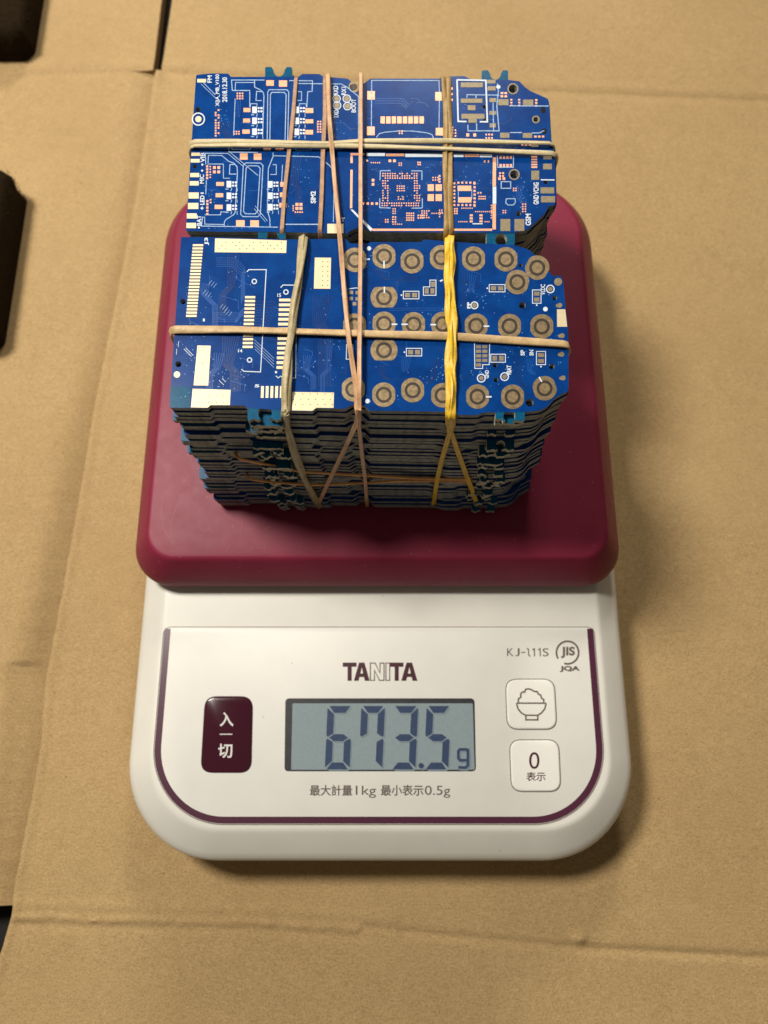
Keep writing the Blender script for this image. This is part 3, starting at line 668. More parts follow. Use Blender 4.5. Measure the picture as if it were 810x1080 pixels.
def box_pads(x0, y0, x1, y1, vert=False, plus=True):
    sk.line([(x0, y0), (x1, y0), (x1, y1), (x0, y1)], .8, True)
    if vert: pads2.rect(x0 + 1.6, y0 + 1.8, x1 - 1.6, (y0 + y1) / 2 - 1); pads2.rect(x0 + 1.6, (y0 + y1) / 2 + 1, x1 - 1.6, y1 - 1.8); sk.disc((x0 + x1) / 2, y1 + 2, .9)
    else:
        pads2.rect(x0 + 1.8, y0 + 1.6, (x0 + x1) / 2 - 1, y1 - 1.6); pads2.rect((x0 + x1) / 2 + 1, y0 + 1.6, x1 - 1.8, y1 - 1.6)
        if plus: sk.disc(x0 - 2, (y0 + y1) / 2, .9)
pads2 = D(z0 + .04)
box_pads(425.4, 307.2, 441.8, 315.2); box_pads(428.6, 367.4, 444.8, 375.4); box_pads(516, 300.2, 532.6, 307.8); box_pads(561.6, 305.8, 570.6, 319.8, True); box_pads(565.8, 370.6, 575.4, 384.6, True); box_pads(517.6, 373.6, 533, 382, plus=False)
sk.line([(446.6, 302.6), (453.4, 302.6), (453.4, 295.4), (459.8, 295.4), (459.8, 311.4), (446.6, 311.4)], .8, True)
for x, y in ((448, 304), (454, 304), (454.6, 297)): pads2.rect(x, y, x + 4.2, y + 5.6)
sk.line([(500.4, 362), (500.8, 388.6), (509, 388.6), (509, 384.6), (516, 384.6), (516.4, 362)], .8)
for j in range(5):
    for i in range(2):
        if not (j == 4 and i == 1): pads2.rect(502 + i * 6.6, 364 + j * 4.8, 507.4 + i * 6.6, 367.4 + j * 4.8)
sk.line([(365.6, 363.4), (372.2, 363.4), (372.2, 378.8), (365.2, 378.8)], .8, True)
for x, y in ((368.6, 306.6), (375, 306.8), (368.4, 313), (375, 313.4), (372, 318.6)): pads2.rect(x, y, x + 3.8, y + 3.6)
sk.line([(368, 304.6), (376, 303.6), (381, 305)], .8)
for x, y in ((500.4, 322), (580.4, 304.8), (507.6, 398.8), (532.2, 397.2)): pads2.disc(x, y, 2.4)
pads2.disc(588.6, 297.2, 4.2)
for x, y in ((590.4, 322), (593, 354), (592.6, 373.6), (594, 398.6)): pads2.disc(x, y, 2.6); pads2.disc(x - 2.4, y + .3, 1.9)
for x0_, y0_, x1_, y1_ in ((405, 275, 405, 283), (405.4, 302.4, 405.4, 309), (384, 273.4, 390, 273.4), (413, 342, 419, 342), (423.4, 342, 430, 342), (454, 342.4, 460, 342.4), (510, 344, 516, 344), (512.5, 418.5, 518.5, 418.5), (568.6, 397.6, 571.4, 402.6), (464, 296.6, 467, 295.2)): sk.line([(x0_, y0_), (x1_, y1_)], 1.5)
for x, y in ((188, 366), (190, 352), (186, 374)): sk.line([(x, y), (x + .4, y - 6)], .5)
for a, b, c, d2 in ((194, 368, 202, 376), (196, 367, 204, 375), (231, 401, 236, 406), (234.5, 399, 238, 403)): sk.line([(a, b), (c, d2)], .6)
sk.build('silkscreen', M['silk'], T); pads2.build('component_pads', M['pad_grey'], T)
D(z0 + .045).disc(186.6, 395, 3.4).build('locating_pad', M['gold'], T)
s3 = D(z0 + .035)
for a, b in ((220, 300), (232, 325), (236, 330), (214, 310)):
    for i in range(3): s3.line([(a + i * 2.6, b + i * 1.6), (a + i * 2.6 + 3.4, b + i * 1.6 - 4.4)], .38)
for i in range(4): s3.line([(268 + i * .3, 358 + i * 3.4), (289, 378 + i * 3.2)], .4)
s3.build('thin_marks', M['silk_b'], T)

# ---- artwork of the rear board (component side)
T = tops['rear']; rt = random.Random(9)
tr = D(z0 + .012); th = D(z0 + .016)
bundle(tr, 232, 128, [(0, 10), (5, 5), (0, 20)], 8, 2.1); bundle(th, 250, 100, [(0, 24)], 3, 2.1); bundle(tr, 345, 120, [(0, 20), (6, 6)], 5, 2.4); bundle(th, 395, 104, [(30, 0), (6, 6)], 3, 2.4)
bundle(tr, 520, 150, [(20, 0), (5, 5)], 4, 2.4); bundle(tr, 308, 165, [(0, 30), (4, 4), (0, 30)], 5, 2.4); bundle(th, 545, 195, [(0, 14), (4, 4)], 4, 2.3); bundle(tr, 400, 230, [(30, 0), (4, 4)], 3, 2)
for i in range(50):
    x, y = rt.uniform(208, 540), rt.uniform(100, 228); l = rt.uniform(4, 14)
    (tr if i % 2 else th).line([(x, y), (x + l, y + .02), (x + l * 1.6, y + rt.choice((-.6, .6)) * l)], .36)
tr.build('covered_traces', M['trace'], T); th.build('raised_traces', M['trace_hi'], T)
vd = D(z0 + .03)
for cx, cy, sx, sy, n in ((420, 200, 40, 36, 70), (235, 128, 8, 14, 20), (320, 190, 14, 30, 22), (490, 185, 30, 16, 30), (550, 205, 14, 24, 30), (540, 155, 30, 8, 22), (240, 240, 40, 3, 26), (220, 205, 6, 24, 16), (360, 140, 14, 14, 10), (490, 110, 6, 18, 8)):
    for i in range(n):
        x, y = rt.gauss(cx, sx * .6), rt.gauss(cy, sy * .6)
        if 200 < x < 572 and 86 < y < 241: vd.disc(x, y, rt.uniform(.28, .5), 6)
v_ = vd.build('vias', M['via'], T); v_['kind'] = 'stuff'
def pads(mat, name, rects, each=True, z=.04):
    if each:
        for q in rects: D(z0 + z).rect(*q).build(name, mat, T)
    else:
        d_ = D(z0 + z)
        for q in rects: d_.rect(*q)
        return d_.build(name, mat, T)
pads(M['gold'], 'edge_pad', [(208, 83.2, 217.4, 87), (201.8, 161, 211, 164.4), (201.2, 167.6, 210.6, 171.4), (200.6, 182.4, 210, 186.8), (200, 191, 209.6, 195.6), (198.8, 203, 209.6, 209.4), (198.2, 214, 209.2, 220.4), (197, 225, 207.4, 230.4), (196.6, 235, 206.8, 240.6), (345.2, 236, 362.2, 246)])
CPD = [(280.8, 84.6, 288.8, 90.4), (294.2, 84.8, 302.8, 91.4), (256.8, 113.8, 264.2, 118.2), (256.4, 125, 263.8, 129.2), (255.6, 136.6, 263.4, 141), (322, 114, 330.4, 119.2), (322, 125.8, 330.4, 130), (322, 137, 330.2, 141.8), (277.8, 155.6, 285.8, 158.8), (290.4, 155.4, 299.2, 158.6),
       (253, 161.6, 261.2, 168.4), (267.6, 161.8, 275.8, 168.6), (228, 192, 236.2, 196), (227.4, 203.8, 235.4, 208), (226.4, 216, 234.8, 220.4), (249, 232.2, 258, 239), (264, 232.4, 273, 239.2), (295.6, 192, 303, 196.8), (295.2, 203, 302.8, 207.8), (294.6, 214, 302.4, 218.8),
       (387.4, 96, 395.4, 105), (387, 133.4, 395.2, 142.6), (459, 97, 466.2, 106), (459.6, 134.8, 468, 142.8), (451, 194.4, 457.6, 201.4), (459.4, 194.4, 466, 201.4), (451, 204.8, 457.6, 212), (459.4, 204.8, 466, 212), (482.6, 195.8, 497, 201.4), (483, 208, 497.2, 213.6)]
pads(M['copper'], 'copper_pad', CPD)
pads(M['copper'], 'card_slot_pads', [(401.4 + 5.86 * i, 122.8, 406 + 5.86 * i, 130.2) for i in range(8)], False)
GP = [(486, 87, 509.2, 92), (486, 104, 508.8, 108.4), (493.2, 111, 501.4, 116.2), (486.6, 120, 511, 125.2), (494, 125.4, 503, 129.4), (513.6, 84.2, 522.6, 88), (514.2, 91, 522.8, 95.4), (516.2, 103.4, 523.4, 107.6), (516, 117, 523.4, 121), (516.4, 130, 523, 134.4), (525.6, 104.6, 536.4, 111), (551.6, 105, 562.4, 111), (527.4, 140, 537.2, 145.4), (551.4, 140.2, 561.2, 145.4), (570, 197.6, 584.4, 204), (570.6, 206.8, 585.4, 213.4), (560.4, 180, 568.6, 189.6), (572.8, 172.6, 582, 178.6), (573, 164, 582, 168), (527.8, 231, 538.2, 243.6), (542.6, 231, 553, 243.6), (560.2, 150.6, 567.8, 155)]
pads(M['pad_grey'], 'dull_pad', GP)
sp = D(z0 + .042)
def grid(x0, y0, nx, ny, dx, dy, w, h=None, skip=0, rnd=None):
    for j in range(ny):
        for i in range(nx):
            if rnd is not None and rt.random() < rnd: continue
            sp.rect(x0 + i * dx, y0 + j * dy, x0 + i * dx + w, y0 + j * dy + (h or w))
grid(220, 99.6, 1, 1, 1, 1, .1); grid(249.5, 97.6, 3, 3, 2.7, 2.7, 1.7); grid(226.6, 115.2, 2, 11, 3.0, 2.7, 1.8, rnd=.2); grid(246, 138, 3, 2, 2.6, 2.4, 1.6)
grid(217.4, 174.4, 1, 5, 3, 3.1, 2.2); grid(221, 175, 1, 5, 2.6, 2.8, 1.5); grid(224.6, 175.2, 2, 2, 4.6, 4.6, 3.0); grid(217.6, 211, 1, 5, 3, 3.4, 2.2); grid(221.4, 209.8, 1, 2, 3, 3, 1.6)
grid(334.4, 127.4, 2, 5, 2.8, 2.7, 1.7); grid(311.6, 214, 2, 2, 4.2, 4.2, 3.2); grid(310.8, 223, 4, 1, 2.4, 2, 1.5); grid(308.6, 216.4, 1, 3, 2, 2.4, 1.4)
# BGA
grid(403.2, 182.4, 15, 3, 2.55, 2.4, 1.35, rnd=.16); grid(403.2, 190, 3, 9, 2.55, 2.6, 1.35, rnd=.16); grid(436.6, 190, 3, 9, 2.55, 2.6, 1.35, rnd=.2); grid(402.4, 213.6, 16, 2, 2.55, 2.5, 1.35, rnd=.16)
grid(418.4, 195.6, 4, 3, 2.4, 2.4, 1.3, rnd=.2); grid(419.6, 207, 3, 2, 2.4, 2.4, 1.3, rnd=.2)
grid(428.4, 224.2, 4, 4, 2.3, 2.4, 1.5); grid(440.4, 226.4, 3, 2, 2.5, 2.6, 1.6); grid(444.4, 221.8, 4, 4, 2.4, 2.3, 1.4, rnd=.15); grid(455, 224.4, 7, 1, 2.2, 2, 1.2); grid(463, 221, 2, 4, 2.4, 2.3, 1.3, rnd=.2)
grid(414, 219.6, 2, 3, 2.2, 2.4, 1.3); grid(413.6, 228, 2, 3, 2.6, 2.6, 1.6); grid(414, 235.8, 5, 1, 2.2, 2, 1.2); grid(406, 231, 2, 2, 2.4, 2.4, 1.4, rnd=.3); grid(409.8, 168.2, 2, 1, 4.8, 2, 2.8); grid(420.4, 171.4, 2, 2, 2.2, 2.2, 1.3)
grid(391, 171, 5, 1, 2.2, 2, 1.2); grid(386.2, 168.4, 1, 1, 2, 2, 2); grid(392, 188.6, 1, 2, 2, 4.4, 2.8); grid(381.6, 213.4, 4, 1, 4.8, 2, 2.6); grid(440.2, 170.6, 2, 2, 2.2, 2.2, 1.5); grid(456, 186.6, 3, 2, 2.6, 2.6, 1.4); grid(462.6, 184.6, 1, 3, 3, 3, 2)
# radio part
grid(478.2, 192.4, 1, 7, 3, 3.8, 2); grid(482.4, 191.6, 5, 1, 4.2, 3, 2.1); grid(499.4, 192.4, 1, 7, 3, 3.9, 2.3); grid(482.4, 215.2, 5, 1, 4.2, 3, 2.1); grid(478.8, 219.4, 2, 3, 2.4, 2.4, 1.6); grid(486.4, 219, 6, 1, 2.2, 2, 1.2)
grid(504.6, 206.6, 4, 2, 2.1, 2.4, 1.4); grid(503.6, 202.6, 2, 1, 2.6, 2, 1.6); grid(501.2, 222.6, 9, 1, 2.1, 2, 1.2); grid(495.4, 226, 1, 3, 3, 3.2, 3.2, 2.2); grid(505.6, 226, 1, 3, 3, 3.2, 3.4, 2.2); grid(483.4, 233.2, 5, 1, 2.1, 2, 1.2); grid(511, 233.2, 3, 1, 2.1, 2, 1.2)
grid(526.8, 164.6, 4, 1, 3.6, 3, 2.4, 3); grid(526.8, 173, 4, 1, 3.6, 3, 2.4, 3); grid(526.4, 181.6, 2, 2, 3.2, 3, 2); grid(525.4, 187, 2, 1, 4.6, 3, 2.8); grid(541, 198, 2, 2, 2.4, 2.2, 1.5); grid(550.6, 214.4, 2, 4, 2.8, 2.6, 1.6); grid(530, 221.4, 2, 2, 2.4, 2.2, 1.4)
grid(510.4, 169, 2, 1, 4, 3, 1.6, 2.4); grid(517.6, 216, 1, 6, 3, 2.6, 1.4); grid(560.4, 164.6, 1, 5, 3, 2.7, 6.2, 1.7); grid(475, 92.2, 1, 3, 2, 6, 2.4, 2.2); grid(475.6, 133.6, 1, 5, 2, 2.8, 2.4, 1.8); grid(479.6, 136.6, 1, 3, 2, 3, 1.6); grid(491.8, 140.6, 2, 1, 7.4, 2, 3, 3.4)
grid(512, 141, 3, 2, 3, 3.6, 1.8); grid(528, 97.2, 2, 2, 4, 3.4, 2.8, 2); grid(546.6, 104.4, 1, 3, 2, 3, 2.2, 1.6); grid(538.2, 104.4, 1, 3, 2, 3, 2.2, 1.6); grid(564.4, 104.6, 1, 3, 2, 3, 2.4, 1.8); grid(563.4, 143, 3, 1, 4, 2, 2.6, 2)
grid(549.6, 151.8, 3, 1, 4, 2, 2.4, 2); grid(420.6, 137.4, 2, 2, 2.6, 2.4, 1.5); grid(417, 146.6, 5, 1, 2.4, 2, 1.5); grid(440.8, 156, 2, 1, 6, 2, 3.4, 1.8)
sp.build('component_pads', M['copper'], T)
sk = D(z0 + .075); s2 = D(z0 + .046)
# lettering
sk.text('FM', 218.8, 79.6, 223.4, 87.2, 90, .02); sk.text('X||A_MB_V100', 227.2, 78.4, 232.2, 112, 90, .02); sk.text('2018.12.30', 234.4, 81.6, 239.6, 107.6, 90, .02)
sk.text('BOOT', 370.6, 104.4, 375.4, 118.6, 90, .02); sk.text('TXD', 352, 115.8, 357, 124.6, 90, .02); sk.text('RXD', 351.4, 90.4, 356.6, 100.4, 90, .02); sk.text('RX1', 360.2, 91.6, 365, 100.2, 90, .02)
sk.text('SIM2', 327.6, 201.6, 333, 214.4, 90, .03); sk.text('GSM', 554.2, 225.4, 560, 237.8, 90, .03); sk.text('GND VCHG', 562.6, 192.4, 568.2, 215.6, 90, .03); sk.text('LED', 211, 206, 215.6, 216, 90, .03)
sk.text('+', 211.4, 217.6, 215, 221.4); sk.text('-', 211.6, 203, 214.8, 204.4); sk.text('MIC', 210.6, 184, 215.2, 193.6, 90, .02); sk.text('VIB', 211.4, 161, 216, 171.2, 90, .02); sk.text('BAT', 207.6, 227, 212.4, 238, 90, .02); sk.text('ST', 357, 229.6, 363.6, 234, 0, .02)
for x, y in ((213.4, 173.6), (213.2, 180), (209.8, 240), (212.8, 219.6)): sk.disc(x, y, 1.1)
sk.ring(209.2, 125.6, 6.4, 1.2)
for x, y in ((355, 104), (355.6, 111.2), (365.7, 104), (366.4, 112)): sk.ring(x, y, 3.9, .9)
# sim outlines
s2.line([(245, 95.6), (244.2, 84.4), (279, 84.4)], .9); s2.line([(245, 95.4), (263.4, 95.4), (263.4, 113)], .9); s2.line([(248, 95.2), (248.4, 87), (268.4, 87), (268.4, 91.6)], .8); s2.line([(248, 104), (246.4, 143)], .8)
s2.line([(268.4, 84.6), (268.6, 92), (274, 94.4), (277.6, 97.4), (278.4, 101), (277, 143)], .9); s2.line([(276, 106), (270, 106), (270.6, 96.4), (276.4, 96.6)], .9); s2.line([(264, 113), (264.4, 109.4), (271, 109.4), (271, 112)], .8)
for x in (281.8, 284.6):
    o = x - 281.8; s2.line([(x, 149), (x + .6, 97 + o), (x + 2, 94.6 + o), (302.6 - o, 94.6 + o), (304.6 - o, 97 + o), (303.4 - o, 149)], .9)
s2.line([(305, 85.4), (306, 85), (329.6, 85.2), (329.2, 96.4), (324.6, 96.6), (323.6, 113)], .9); s2.line([(312, 88), (360, 88.6), (366, 92), (378, 101.6), (378, 154.6), (375, 155.6), (353, 155.4)], .9)
s2.line([(314, 96.6), (318, 96.6), (318, 106), (313.4, 106)], .8); s2.line([(315.6, 112), (316, 109.4), (323, 109.4), (323, 113)], .8)
s2.line([(241.4, 155), (241.4, 160.4), (272, 160.8)], .9); s2.line([(244.6, 155), (244.6, 157.4), (264, 157.6), (264, 155)], .8); s2.line([(312, 155), (312, 158.8), (327.6, 158.8), (327.8, 155.8)], .8)
# lower sim
s2.line([(217, 173.6), (216.6, 161.6), (240.6, 161.8)], .9); s2.line([(219.4, 172), (219.8, 163.8), (234, 164), (241, 170), (247, 172.4), (250, 176), (250.4, 182), (248, 224), (246.6, 226.4), (238.4, 231.4), (236.6, 234), (236.4, 238.6)], .9)
s2.line([(216.4, 229), (213.6, 229), (212.4, 238.4), (293, 239.6)], .9); s2.line([(215.8, 229.6), (216, 236.4), (236, 236.8)], .8); s2.line([(218.8, 173), (235.6, 173), (235.6, 188), (242.6, 188)], .8); s2.line([(217.6, 190), (217, 205)], .8)
s2.line([(216, 226.6), (232.6, 226.6), (233, 223.4), (240.6, 223.6)], .8); s2.line([(249.4, 183.6), (242, 183.6), (242.4, 173.6), (248, 173.4)], .9)
for o in (0, 3.0):
    sk_ = [(256.6 + o, 174.4 + o), (259 + o, 171.8 + o), (275 - o, 172 + o), (277.4 - o, 174.6 + o), (274.6 - o, 226 - o), (272 - o, 228.6 - o), (256 + o, 228.4 - o), (253.8 + o, 226 - o)]
    s2.line(sk_, .9, True)
s2.line([(288, 161), (288, 165), (286.4, 169), (283, 177.6), (282, 222), (284.6, 231), (284.8, 239.4)], .9); s2.line([(287.6, 173.6), (291.4, 173.8), (291.4, 184), (285, 184)], .8); s2.line([(298, 173.8), (297, 192)], .8)
s2.line([(288.6, 164.2), (336, 165.4), (340, 168), (348, 175), (352.6, 181), (351.6, 234)], .9); s2.line([(299.8, 236.6), (336, 236.6)], 1.1); s2.line([(243, 161), (272, 185)], .7); s2.line([(240, 161.6), (256, 175)], .7); s2.line([(214, 86.6), (227, 100)], .7); s2.line([(212, 88.6), (228, 104)], .5)
s2.line([(269, 217), (282, 233)], .6); s2.line([(268, 220), (280, 234)], .5)
for X, Y, n_, st in ((266, 112.4, 3, 11.5), (310.6, 112.4, 3, 11.6), (239, 190.8, 3, 12.3), (282.6, 191, 3, 12)):
    for k in range(n_):
        y = Y + k * st
        sk.rect(X, y, X + 5, y + 7); sk.rect(X + 5.8, y + .6, X + 7.8, y + 2.6); sk.rect(X + 8.6, y + .6, X + 11, y + 2.6); sk.rect(X + 5.8, y + 4, X + 7.8, y + 6); sk.rect(X + 8.6, y + 4, X + 11, y + 6)
        s2.line([(X - 1.2, y + 8.6), (X + 2, y + 8.6)], 1); s2.line([(X + 4.5, y + 10.6), (X + 5.5, y + 7.6)], .8); s2.line([(X + 11, y + 7), (X + 11.2, y + 11)], .7)
# card slot outline, shielding frame
s2.line([(391.6, 143), (392, 84.8), (463, 85), (463.4, 97)], .9); s2.line([(463.4, 106), (463, 135)], .9); s2.line([(397, 145), (400, 141), (406, 139.4), (420, 138.2), (435, 138.2), (450, 140), (455.6, 142), (457.4, 146)], .9)
sk.rect(386, 161.4, 406, 164.6); sk.rect(427.4, 162.2, 468, 165.6); sk.rect(478, 162.6, 489, 165.6); sk.rect(506, 162.8, 519, 165.8); sk.poly([(369.6, 221), (372, 221), (393, 241.4), (391, 244)]); sk.rect(519.6, 196.8, 523.4, 215)
for q in ((401.2, 180, 412, 180, 401.2, 180, 400.8, 190), (433.8, 180.2, 445, 180.2, 445, 180.2, 445, 190), (400.6, 209, 400.4, 219, 400.4, 219, 412, 219.4), (445.4, 209, 445.4, 219.4, 445.4, 219.4, 434, 219.6)): s2.line([q[0:2], q[2:4]], 1); s2.line([q[4:6], q[6:8]], 1)
fr = D(z0 + .044)
fr.rect(407, 162, 426.4, 164.8); fr.rect(490, 162.8, 505.4, 165.4); fr.rect(519.8, 166, 523.4, 196.4, .4); fr.rect(519.4, 215.4, 523, 242); fr.rect(392.6, 241.2, 519, 243.4); fr.rect(369.6, 179, 372, 219.6, .5); fr.rect(369.6, 164, 372, 172); fr.rect(369.6, 161.4, 384.6, 163.8)
fr.build('shield_frame_pad', M['copper'], T)
sk.line([(481.8, 84.2), (512.4, 84.8), (514, 128.4), (506, 128.4)], 1.6); sk.line([(482, 84), (483.2, 128), (492, 128.2)], 1.6)
s2.line([(492.4, 103), (492.6, 99.8), (526.6, 100.4)], 1); s2.line([(502, 100), (502, 103.6)], 1); s2.line([(520, 108), (520.6, 139)], 1); s2.line([(524.6, 88), (525.6, 96), (524, 112), (526.4, 138), (493.6, 138), (493.4, 131.6)], 1.1); s2.line([(502.6, 130), (502.8, 138)], 1)
s2.line([(537, 111.6), (578.6, 111.8)], 1); s2.line([(538, 139.8), (550.4, 139.8)], 1); s2.line([(561, 140.2), (569, 140.2), (574, 137.6)], 1); sk.line([(570.4, 189.6), (584.8, 189.8)], 1.2); sk.disc(525.6, 91.6, 2.2)
s2.line([(524.6, 163.8), (525, 176.4), (541.4, 176.4), (541.6, 164)], 1); s2.line([(528.6, 191.6), (538.6, 191.6), (538.6, 198.6), (528.6, 198.6)], 1.0, True); s2.line([(534, 209.6), (543.2, 209.6), (543.6, 213.4), (541.4, 216.2), (535.6, 216.2), (533.4, 213.4)], .9, True); sk.line([(498.4, 236), (509, 236)], 1.1)
s2.line([(483.4, 199), (483.4, 210)], .7); s2.line([(497.6, 199), (497.6, 210)], .7)
sk.build('silkscreen', M['silk'], T); s2.build('silkscreen_outlines', M['silk_b'], T)
M['silk_b'].node_tree.nodes
tp = D(z0 + .045)
for x, y in ((355, 104), (355.6, 111.2), (365.7, 104), (366.4, 112)): tp.disc(x, y, 2.9)
tp.build('test_points', M['pad_grey'], T)
for x, y, r in ((541, 93.6, 5.2), (542.3, 184, 5.2), (565.2, 126, 3.4), (373.6, 91.6, 5.3)): D(z0 + .045).ring(x, y, r, 1.3).build('hole_ring', M['pad_grey'], T)
D(z0 + .045).disc(209.2, 125.6, 3.4).build('locating_pad', M['gold'], T)
dk = D(z0 + .046); dk.disc(573, 116, 3.2, fl=2.4); dk.disc(574, 138.2, 3, fl=2.6); dk.disc(377.6, 91.4, .01); dk.build('slot_holes', M['hole'], T)
D(z0 + .05).disc(373.6, 91.6, 3.6).build('locating_pad', M['ringgap'], T)

# ================================================================ rubber bands
def cat(P, n):
    out = []
    for i in range(len(P) - 1):
        a = P[max(i - 1, 0)]; b = P[i]; c = P[i + 1]; d2 = P[min(i + 2, len(P) - 1)]
        for k in range(n):
            t_ = k / n
            out.append(.5 * ((2 * b) + (c - a) * t_ + (2 * a - 5 * b + 4 * c - d2) * t_ * t_ + (3 * b - a - 3 * c + d2) * t_ ** 3))
    out.append(P[-1]); return out
def strip(V, F, pts, nrm, wf, th, tw=None, off=None):
    """closed ribbon: pts, outward normals, width function, thickness, twist function, side offset function"""
    n = len(pts); b = len(V); ring = 8
    for i in range(n):
        t_ = (pts[(i + 1) % n] - pts[i - 1]).normalized(); nn = nrm[i] - t_ * nrm[i].dot(t_)
        nn = nn.normalized(); bb = t_.cross(nn); u = i / n
        p = pts[i]
        if off: o_ = off(u, pts[i]); p = p + bb * o_[0] + nn * o_[1]
        a = tw(u, pts[i]) if tw else 0
        n2 = nn * cos(a) + bb * sin(a); b2 = bb * cos(a) - nn * sin(a); w_ = wf(u, pts[i]) / 2; h = th / 2
        for sx, sy in ((-1, -.45), (-1, .45), (-.8, 1), (-.0, .86), (.8, 1), (1, .45), (1, -.45), (.0, -1)):
            V.append(p + b2 * (w_ * sx) + n2 * (h * sy))
    for i in range(n):
        j = (i + 1) % n
        for k in range(ring): l = (k + 1) % ring; F.append((b + i * ring + k, b + i * ring + l, b + j * ring + l, b + j * ring + k))
def dense(pts, nrm, step=1.2):
    P, Nn = [], []
    n = len(pts)
    for i in range(n):
        j = (i + 1) % n; L = (pts[j] - pts[i]).length; m = max(1, int(L / step))
        for k in range(m): P.append(pts[i].lerp(pts[j], k / m)); Nn.append(nrm[i].lerp(nrm[j], k / m).normalized() if (nrm[i] + nrm[j]).length > .1 else nrm[i])
    # light smoothing of corners
    for _ in range(1):
        P = [(P[i - 1] + P[i] * 2 + P[(i + 1) % len(P)]) / 4 for i in range(len(P))]
    for _ in range(2): Nn = [(Nn[i - 1] + Nn[i] + Nn[(i + 1) % len(P)]).normalized() for i in range(len(P))]
    return P, Nn
ZB = 36.5
UP, DN, FR, BK, LF, RT_ = (Vector(v) for v in ((0, 0, 1), (0, 0, -1), (0, -1, 0), (0, 1, 0), (-1, 0, 0), (1, 0, 0)))
YF0 = at(400, 433, ZT).y - .2; SLOPE = 4.6 / 52
def vloop(top, lift, yback, front=None, yfront=None, bend=None, backdrift=0):
    """loop running over the top (back to front), down the front, under, up the back. top/front in photo pixels"""
    P = [at(x, y, ZT + lift) for x, y in top]; Nn = [UP] * len(P)
    a = P[0].copy(); P[0] = Vector((a.x, yback + .1, ZT + lift * .8)); Nn[0] = (UP + BK).normalized()
    if front:
        e_ = P[-1]; P.append(Vector((e_.x, YF0 - .5, ZT - .1))); Nn.append((UP + FR).normalized())
        for x, y in front: q = on_front(x, y, YF0 - lift * .6 - .3, SLOPE, ZT); P.append(q); Nn.append(FR)
        l = P[-1]; P.append(Vector((l.x, l.y + .3, ZB))); Nn.append((FR + DN).normalized()); bx = l.x
    else:
        e_ = P[-1]; bx = e_.x + (bend or 0)
        P.append(Vector((e_.x, yfront, ZT + lift * .5))); Nn.append((UP + FR).normalized())
        P.append(Vector((e_.x, yfront - .35, ZT - 2))); Nn.append(FR); P.append(Vector((bx, yfront - .4, ZB + 1))); Nn.append(FR); P.append(Vector((bx, yfront, ZB))); Nn.append((FR + DN).normalized())
    P.append(Vector((a.x + backdrift, yback + .4, ZB))); Nn.append((BK + DN).normalized())
    P.append(Vector((a.x + backdrift, yback + .5, ZB + 1))); Nn.append(BK); P.append(Vector((a.x, yback + .5, ZT - 1.5))); Nn.append(BK)
    return dense(P, Nn)
def hloop(top, lift, xl, xr, drift=0):
    P = [at(x, y, ZT + lift) for x, y in top]; Nn = [UP] * len(P)
    yl, yr = P[0].y, P[-1].y
    P = [Vector((xl - .35, yl, ZB + 1)), Vector((xl - .45, yl, ZT - 1.2)), Vector((xl, yl, ZT + lift * .8))] + P[1:-1] + [Vector((xr, yr, ZT + lift * .8)), Vector((xr + .45, yr, ZT - 1.2)), Vector((xr + .35, yr + drift, ZB + 1)), Vector((xr, yr + drift, ZB)), Vector((xl, yl, ZB))]
    Nn = [LF, LF, (LF + UP).normalized()] + Nn[1:-1] + [(RT_ + UP).normalized(), RT_, RT_, (RT_ + DN).normalized(), (LF + DN).normalized()]
    return dense(P, Nn)
def band(mat, label, loops):
    V, F = [], []
    for L in loops:
        (P, Nn), w_, th_ = L[0], L[1], L[2]
        sd = R.uniform(0, 99)
        wf = w_ if callable(w_) else (lambda u, p, w_=w_, sd=sd: w_ * (1 + .10 * noise.noise(Vector((p.x * .15 + sd, p.y * .15, p.z * .15)))))
        tw = L[3] if len(L) > 3 and L[3] else (lambda u, p, sd=sd: .22 * noise.noise(Vector((p.x * .09, p.y * .09 + sd, p.z * .09))))
        strip(V, F, P, Nn, wf, th_, tw, L[4] if len(L) > 4 else None)
    o = mk('rubber_band', V, F, mat, None, smooth=radians(60))
    return tag(o, label, 'rubber band', 'rubber bands round the board stacks')
XLb, XRb = -44.4, 41.3; XLf, XRf = -45.0, 41.2
yb_back = at(400, 82, ZT).y + .2; yb_front = at(400, 245, ZT).y - .1; yf_back = at(400, 252.5, ZT).y + .1
# rear stack, across: pale doubled band
band(M['pale'], 'pale cream doubled rubber band running sideways across the rear stack of boards', [
    (hloop([(200, 149), (250, 149.2), (345, 151.2), (385, 148.6), (480, 148.6), (582, 150.4)], 1.15, XLb - .1, at(582.2, 150.4, ZT).x + .25), 1.15, .55, (lambda u, p: .35 * sin(p.x * .12))),
    (hloop([(199, 153), (250, 153), (345, 153.6), (400, 154.6), (480, 157.2), (585.5, 161.4)], 1.05, XLb + .0, at(585.4, 161.4, ZT).x + .25), 1.15, .55, (lambda u, p: -.4 * sin(p.x * .1)))])
# front stack, across
band(M['tan'], 'tan rubber band running sideways across the middle of the keypad board', [
    (hloop([(184, 347.4), (250, 347.6), (345, 350.6), (385, 352), (470, 354.4), (600.4, 362.6)], .75, XLf - .1, XRf + .2), 1.75, .6, (lambda u, p: .35 * sin(p.x * .09)))])
